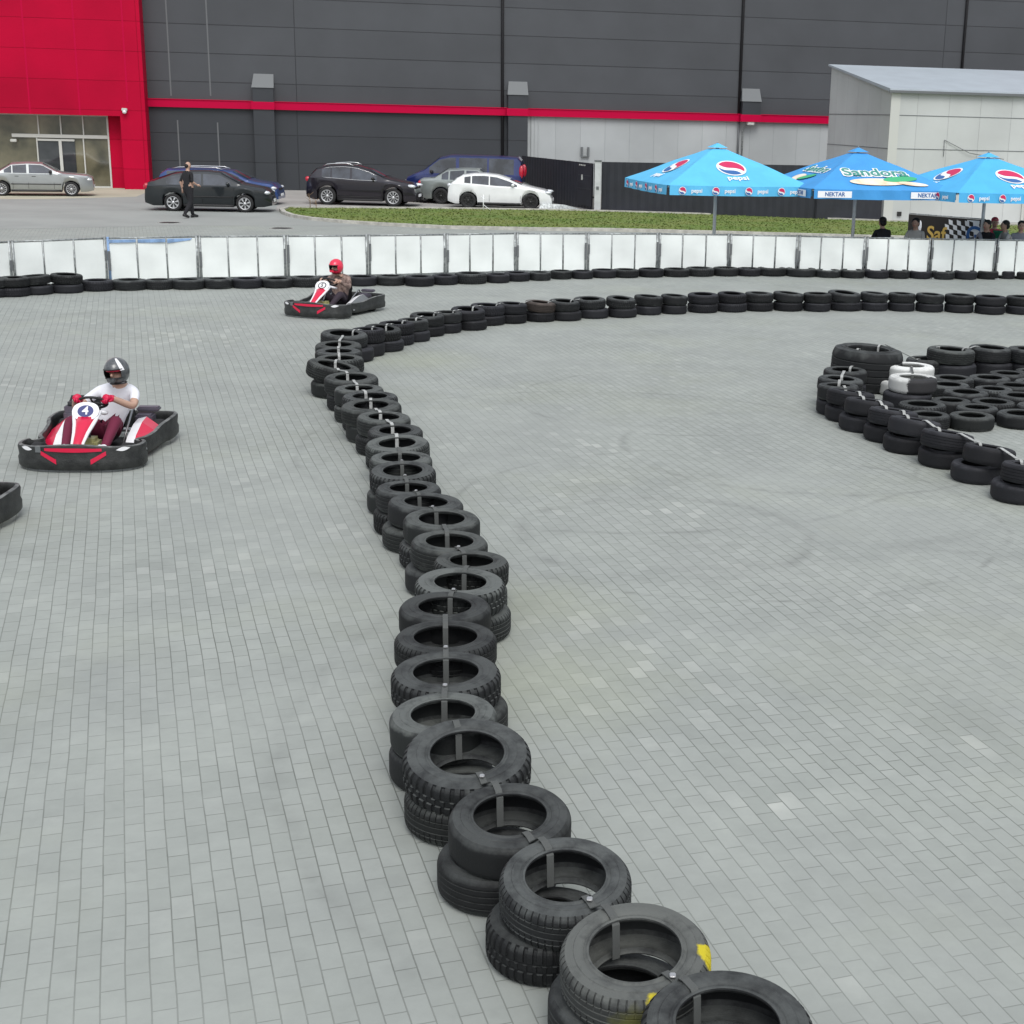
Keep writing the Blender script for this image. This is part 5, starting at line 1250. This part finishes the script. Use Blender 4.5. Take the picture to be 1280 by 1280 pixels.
    b = MB()
    for q in (-1, 1): b.tube([(q*(hw_+.008), y, z) for y, z, hw_, tk in pr]+[(q*.145, .37, .56)], [.014, .016, .020, .022, .022, .018], 'kart_white', 8)
    b.build('fairing_edge', o)
    # number plate: rounded oval, tilted back
    Xp = Matrix.Translation((0, .42, .565)) @ Matrix(((-1, 0, 0, 0), (0, -math.sin(rad(38)), math.cos(rad(38)), 0), (0, math.cos(rad(38)), math.sin(rad(38)), 0), (0, 0, 0, 1))) @ Matrix.Scale(.82, 4)
    b = MB(); ov = [(.175*math.copysign(abs(math.cos(t_*math.pi/16))**.85, math.cos(t_*math.pi/16)), .135*math.copysign(abs(math.sin(t_*math.pi/16))**.85, math.sin(t_*math.pi/16))) for t_ in range(32)]
    b.prism(ov, -.012, .012, 'kart_white', Xp, True); npl = b.build('number_plate', o); npl.data.set_sharp_from_angle(angle=rad(40))
    b = MB(); b.prism([(.105*math.cos(t_*math.pi/14), .088*math.sin(t_*math.pi/14)) for t_ in range(28)], .012, .015, ring, Xp); 
    if ring != 'kart_blue': b.prism([(.082*math.cos(t_*math.pi/14), .066*math.sin(t_*math.pi/14)) for t_ in range(28)], .015, .017, 'kart_white', Xp)
    b.text(number, .17 if ring == 'kart_blue' else .13, 'kart_white' if ring == 'kart_blue' else 'trim_black', Xp @ Matrix.Translation((0, 0, .019)), .002); b.build('number', npl)
    b = MB()
    for q in (-1, 1): b.tube([(q*.12, .40, .56), (q*.17, .28, .52), (q*.15, .15, .50)], .022, 'kart_white', 8)
    b.build('plate_bracket', o)
    # steering wheel and column
    Xs = Matrix.Translation((0, .13, .61)) @ Matrix.Rotation(rad(38), 4, 'X')
    b = MB(); b.tube([Xs @ Vector((.155*math.cos(t_*math.pi/12), .125*math.sin(t_*math.pi/12), 0)) for t_ in range(25)], .016, 'trim_black', 8, cap=False)
    for an in (0, 120, 240): b.tube([Xs @ Vector((0, 0, 0)), Xs @ Vector((.15*math.cos(rad(an+90)), .12*math.sin(rad(an+90)), 0))], .012, 'trim_black', 6)
    b.build('steering_wheel', o)
    b = MB(); b.tube([(0, .14, .60), (0, .52, .16)], .014, 'chassis', 8); b.build('steering_column', o)
    # side pods: angular red and white boxes
    for q in (-1, 1):
        b = MB()
        yy = [(.26, .12, .0), (.10, .22, .03), (-.20, .31, .06), (-.42, .33, .05), (-.50, .22, .0)]
        vs = []
        for y, z, t_ in yy: vs += [(q*.33, y, .09), (q*.34, y, z*.95), (q*.44, y, z+.01), (q*.575, y, z*.72), (q*.585, y, .09)]
        F_ = [(i*5+j, i*5+(j+1) % 5, (i+1)*5+(j+1) % 5, (i+1)*5+j) for i in range(4) for j in range(5)]+[(0, 1, 2, 3, 4), (20, 21, 22, 23, 24)]
        b.add(vs, F_, pods[0]); k0 = b.mi(pods[1])
        for i, f in enumerate(F_):
            if i < 20 and i % 5 in (1,): b.m[i] = k0
        b.build('side_pod', o)
    # seat
    b = MB(); vs = []; n_ = 9
    rows = [(.10, .12, .19), (-.05, .09, .20), (-.22, .08, .20), (-.36, .12, .20), (-.44, .25, .20), (-.49, .42, .19), (-.53, .58, .14)]
    for y, z, hw_ in rows:
        for i in range(n_): u = 2*i/(n_-1)-1; vs.append((hw_*u, y+.07*abs(u)**3*(1 if z > .2 else 0), z+(.14*abs(u)**3 if z < .26 else .02*abs(u)**3)))
    F_ = [(r*n_+i, r*n_+i+1, (r+1)*n_+i+1, (r+1)*n_+i) for r in range(len(rows)-1) for i in range(n_-1)]
    b.add(vs, F_, 'trim_black', True); b.add([(x, y-.025, z-.01) for x, y, z in vs], F_, 'trim_black', True); b.build('seat', o)
    # fuel tank between the pedals
    b = MB(); b.box((0, .40, .17), (.24, .24, .20), 'tank', bev=.04); tk = b.build('fuel_tank', o)
    b = MB(); b.lathe([(0, .30), (.03, .30), (.03, .27)], 'trim_black', 12, Matrix.Translation((0, .40, 0))); b.tube([(.125, .36, .10), (.128, .36, .22), (.128, .46, .22), (.125, .46, .10)], .008, 'trim_black', 6); b.build('cap', tk)
    # pedals
    for q in (-1, 1): b = MB(); b.tube([(q*.19, .74, .07), (q*.19, .70, .22)], .010, 'chassis', 6); b.box((q*.19, .70, .20), (.06, .015, .07), 'chassis'); b.build('pedal', o)
    # engine on the driver's left, airbox and guard
    b = MB(); b.box((.40, -.52, .27), (.20, .26, .24), 'engine', bev=.02)
    for i in range(5): b.box((.40, -.62+i*.05, .42), (.18, .012, .06), 'engine')
    b.tube([(.42, -.40, .22), (.50, -.20, .2), (.5, .0, .18)], .02, 'chassis', 8); b.lathe([(0, 0), (.07, 0), (.07, .05), (0, .05)], 'trim_black', 16, Matrix.Translation((.40, -.50, .44))); b.build('engine', o)
    b = MB(); b.box((-.38, -.60, .24), (.20, .22, .20), 'engine', bev=.02); b.box((-.40, -.70, .38), (.26, .14, .05), 'engine', bev=.015); b.build('airbox', o)
    b = MB(); b.tube([(.24, -.80, .12), (.26, -.80, .50), (.50, -.78, .50), (.56, -.76, .34), (.60, -.80, .20)], .016, 'trim_black', 8); b.box((.38, -.80, .43), (.20, .02, .16), 'trim_black'); b.tube([(.26, -.78, .50), (.22, -.45, .30)], .014, 'trim_black', 6); b.build('guard', o)
    return o
def driver(loc, rz, label, top, sleeve, fore, tr, shoe, glove_m, helm, k=1., lean=.0, hyaw=0., hroll=0., stripe=None, inner=None):
    o = empty('person', loc, rz, label, 'person', s=k)
    hx = lean
    J = dict(pel=(0, -.27, .22, (.15, .12)), bel=(hx*.4, -.30, .36, (.145, .11)), che=(hx*.8, -.30, .58, (.175, .12)), neb=(hx, -.24, .71, .07), nec=(hx, -.21, .75, .06), hd1=(hx, -.17, .82, .088), hd2=(hx, -.155, .88, .090),
             shL=(-.19+hx*.8, -.28, .64, .066), elL=(-.31+hx*.3, -.08, .50, .047), wrL=(-.18, .10, .635, .032), shR=(.19+hx*.8, -.28, .64, .066), elR=(.31+hx*.3, -.08, .48, .047), wrR=(.18, .10, .635, .032),
             hiL=(-.10, -.20, .20, .10), knL=(-.24, .16, .40, .070), anL=(-.20, .55, .17, .045), toL=(-.20, .67, .20, .038), hiR=(.10, -.20, .20, .10), knR=(.24, .16, .40, .070), anR=(.20, .55, .17, .045), toR=(.20, .67, .20, .038))
    cx_, cy_ = hx, -.165
    def fx(b):
        X = Matrix.Translation((cx_, cy_, .86)) @ Matrix.Rotation(rad(hyaw), 4, 'Z')
        b.ell((0, .118, -.01), (.014, .026, .02), 'skin', 8, 6, X)
        for q in (-1, 1): b.ell((q*.034, .108, .022), (.014, .010, .008), 'trim_black', 6, 4, X)
        b.ell((0, .108, -.05), (.024, .008, .006), 'p_red', 6, 4, X)
        for q in (-1, 1): b.ell((q*.083, 0, 0), (.012, .02, .03), 'skin', 8, 6, X)
    bl = [('pel', 'bel', top), ('bel', 'che', top), ('che', 'neb', top), ('neb', 'nec', 'skin'), ('nec', 'hd1', 'skin'), ('hd1', 'hd2', 'skin')]+[x for s_ in 'LR' for x in (('che', 'sh'+s_, sleeve), ('sh'+s_, 'ml'+s_, sleeve), ('ml'+s_, 'el'+s_, fore), ('el'+s_, 'wr'+s_, fore), ('pel', 'hi'+s_, tr), ('hi'+s_, 'kn'+s_, tr), ('kn'+s_, 'an'+s_, tr), ('an'+s_, 'to'+s_, shoe))]
    for s_ in 'LR':
        a, e = J['sh'+s_], J['el'+s_]; t = .62; J['ml'+s_] = (a[0]+(e[0]-a[0])*t, a[1]+(e[1]-a[1])*t, a[2]+(e[2]-a[2])*t, .052)
    skin_body('body', J, bl, None, o, extra=fx)
    for q, s_ in ((-1, 'L'), (1, 'R')):
        b = MB(); w_ = Vector(J['wr'+s_][:3]); hand(b, w_+Vector((0, -.01, -.02)), (-q*.30, .65, .25), (0, .1, 1), glove_m, True, 1.15); b.tube([w_+Vector((q*.02, -.05, -.02)), w_+Vector((0, 0, -.01))], [.036, .040], glove_m, 8); b.build('glove', o)
        b = MB(); t = J['to'+s_]; a = J['an'+s_]; b.tube([(a[0], a[1]-.02, a[2]-.03), (a[0], (a[1]+t[1])/2, .165), (t[0], t[1]+.03, t[2]+.02)], [.046, .048, .034], shoe, 8); b.build('shoe', o)
    # helmet: shell with an eye opening, chin bar, visor strip
    X = Matrix.Translation((cx_, cy_, .88)) @ Matrix.Rotation(rad(hyaw), 4, 'Z') @ Matrix.Rotation(rad(hroll), 4, 'Y')
    b = MB()
    front = lambda th: abs(th-math.pi/2) < 1.02
    keep = lambda th, ph: ph < 2.62 and not (front(th) and 1.36 < ph < 1.98)
    b.ell((0, .01, .0), (.128, .158, .150), helm, 40, 30, X, keep); b.ell((0, .01, .0), (.118, .148, .140), 'trim_black', 40, 30, X, keep)
    b.lathe([(.075, -.128), (.085, -.138), (.095, -.128)], 'trim_black', 24, X @ Matrix.Translation((0, .01, 0)))
    b.box((0, .155, -.078), (.10, .03, .05), helm, X, bev=.012)
    ho = b.build('helmet', o, fix=True)
    b = MB()
    for zz in (1.35, 1.99): b.tube([X @ Vector((.128*math.sin(zz)*math.cos(math.pi/2-1.05+2.1*i/12), .01+.158*math.sin(zz)*math.sin(math.pi/2-1.05+2.1*i/12), .150*math.cos(zz))) for i in range(13)], .007, stripe or 'trim_black', 6)
    b.build('visor_rim', ho)
    if inner: b = MB(); b.ell((0, .0, .018), (.118, .146, .024), inner, 24, 8, X, lambda th, ph: front(th)); b.build('goggles', ho)
    if stripe:
        b = MB(); vs = []
        for i in range(9):
            ph = .35+1.1*i/8
            for th in (-.10, .0, .12, .25): vs.append((.131*math.sin(ph)*math.cos(th+.75-i*.04), .01+.161*math.sin(ph)*math.sin(th+.75-i*.04), .153*math.cos(ph)))
        b.add(vs, [(i*4+j, i*4+j+1, (i+1)*4+j+1, (i+1)*4+j) for i in range(8) for j in range(3)], 'kart_white', True, X) if False else None
        Xm = X @ Matrix.Scale(-1, 4, (1, 0, 0)); b.add(vs, [(i*4+j, i*4+j+1, (i+1)*4+j+1, (i+1)*4+j) for i in range(8) for j in range(3)], 'kart_white', True, Xm); b.build('white_flash', ho)
    return o
def pose(front, rear, at=.5):
    d = front-rear; d.z = 0; d.normalize(); return d, math.atan2(-d.x, d.y)
KS = .93
F1 = G(93, 592); R1 = G(157, 540); d1, rz1 = pose(F1, R1); K1 = F1-d1*.99*KS
kart(K1, rz1, 'red and white kart number 4 with black bumper on the left of the track', '4')
driver(K1, rz1, 'kart driver in white t-shirt, maroon trousers, red gloves and dark helmet', 'tshirt', 'tshirt', 'skin', 'maroon', 'p_white', 'glove', 'helmet_dark', k=.97, lean=-.20, hyaw=-14, hroll=5, stripe='trim_black', inner='kart_red')
F2 = G(386, 398.5); R2 = G(456, 381); d2, rz2 = pose(F2, R2); K2 = F2-d2*.99*KS
kart(K2, rz2, 'small looking kart with grey side pods far up the track', '5', ring='p_black', pods=('box_grey', 'kart_white'))
driver(K2, rz2, 'small kart driver in brown jacket, pink shoes and bright red helmet', 'camo', 'camo', 'camo', 'dark_trousers', 'pink', 'skin', 'helmet_red', k=.93, lean=.0, hyaw=-10, inner=None)
c3 = G(38, 642); lc = Vector((-.70, -.82)); K3 = c3-Vector((math.cos(rz1)*lc.x-math.sin(rz1)*lc.y, math.sin(rz1)*lc.x+math.cos(rz1)*lc.y, 0))
kart(K3, rz1, 'kart cut off by the left picture edge, only its black rear corner showing', '7')
# saplings and stakes on the lawn
for (px, py, hh, m, lb) in ((387.5, 262, .55, 'wood', 'thin dark sapling at the left tip of the lawn'), (395, 262.5, .35, 'wood', 'short dark sapling right of the taller one on the lawn tip')):
    b = MB(); g = G(px, py); b.tube([(0, 0, 0), (.02, 0, hh*.5), (-.03, 0, hh)], [.015, .011, .005], m, 6)
    for i in range(5):
        a = random.uniform(0, 6.28); z = hh*(.4+.12*i); b.tube([(0, 0, z), (.16*math.cos(a), .16*math.sin(a), z+.12)], [.007, .003], m, 5)
    o = b.build('sapling', loc=g+Vector((0, 0, .03))); tag(o, lb, 'sapling')
b = MB(); g = G(604, 264.5); b.tube([(0, 0, 0), (.01, 0, .62)], .018, 'p_white', 6); b.tube([(.01, 0, .25), (.28, .05, .05)], .012, 'p_white', 6); b.tube([(-.08, 0, .55), (.12, 0, .42)], .012, 'p_white', 6)
tag(b.build('stake', loc=g), 'white stake standing on the lawn before the white hatchback', 'stake')
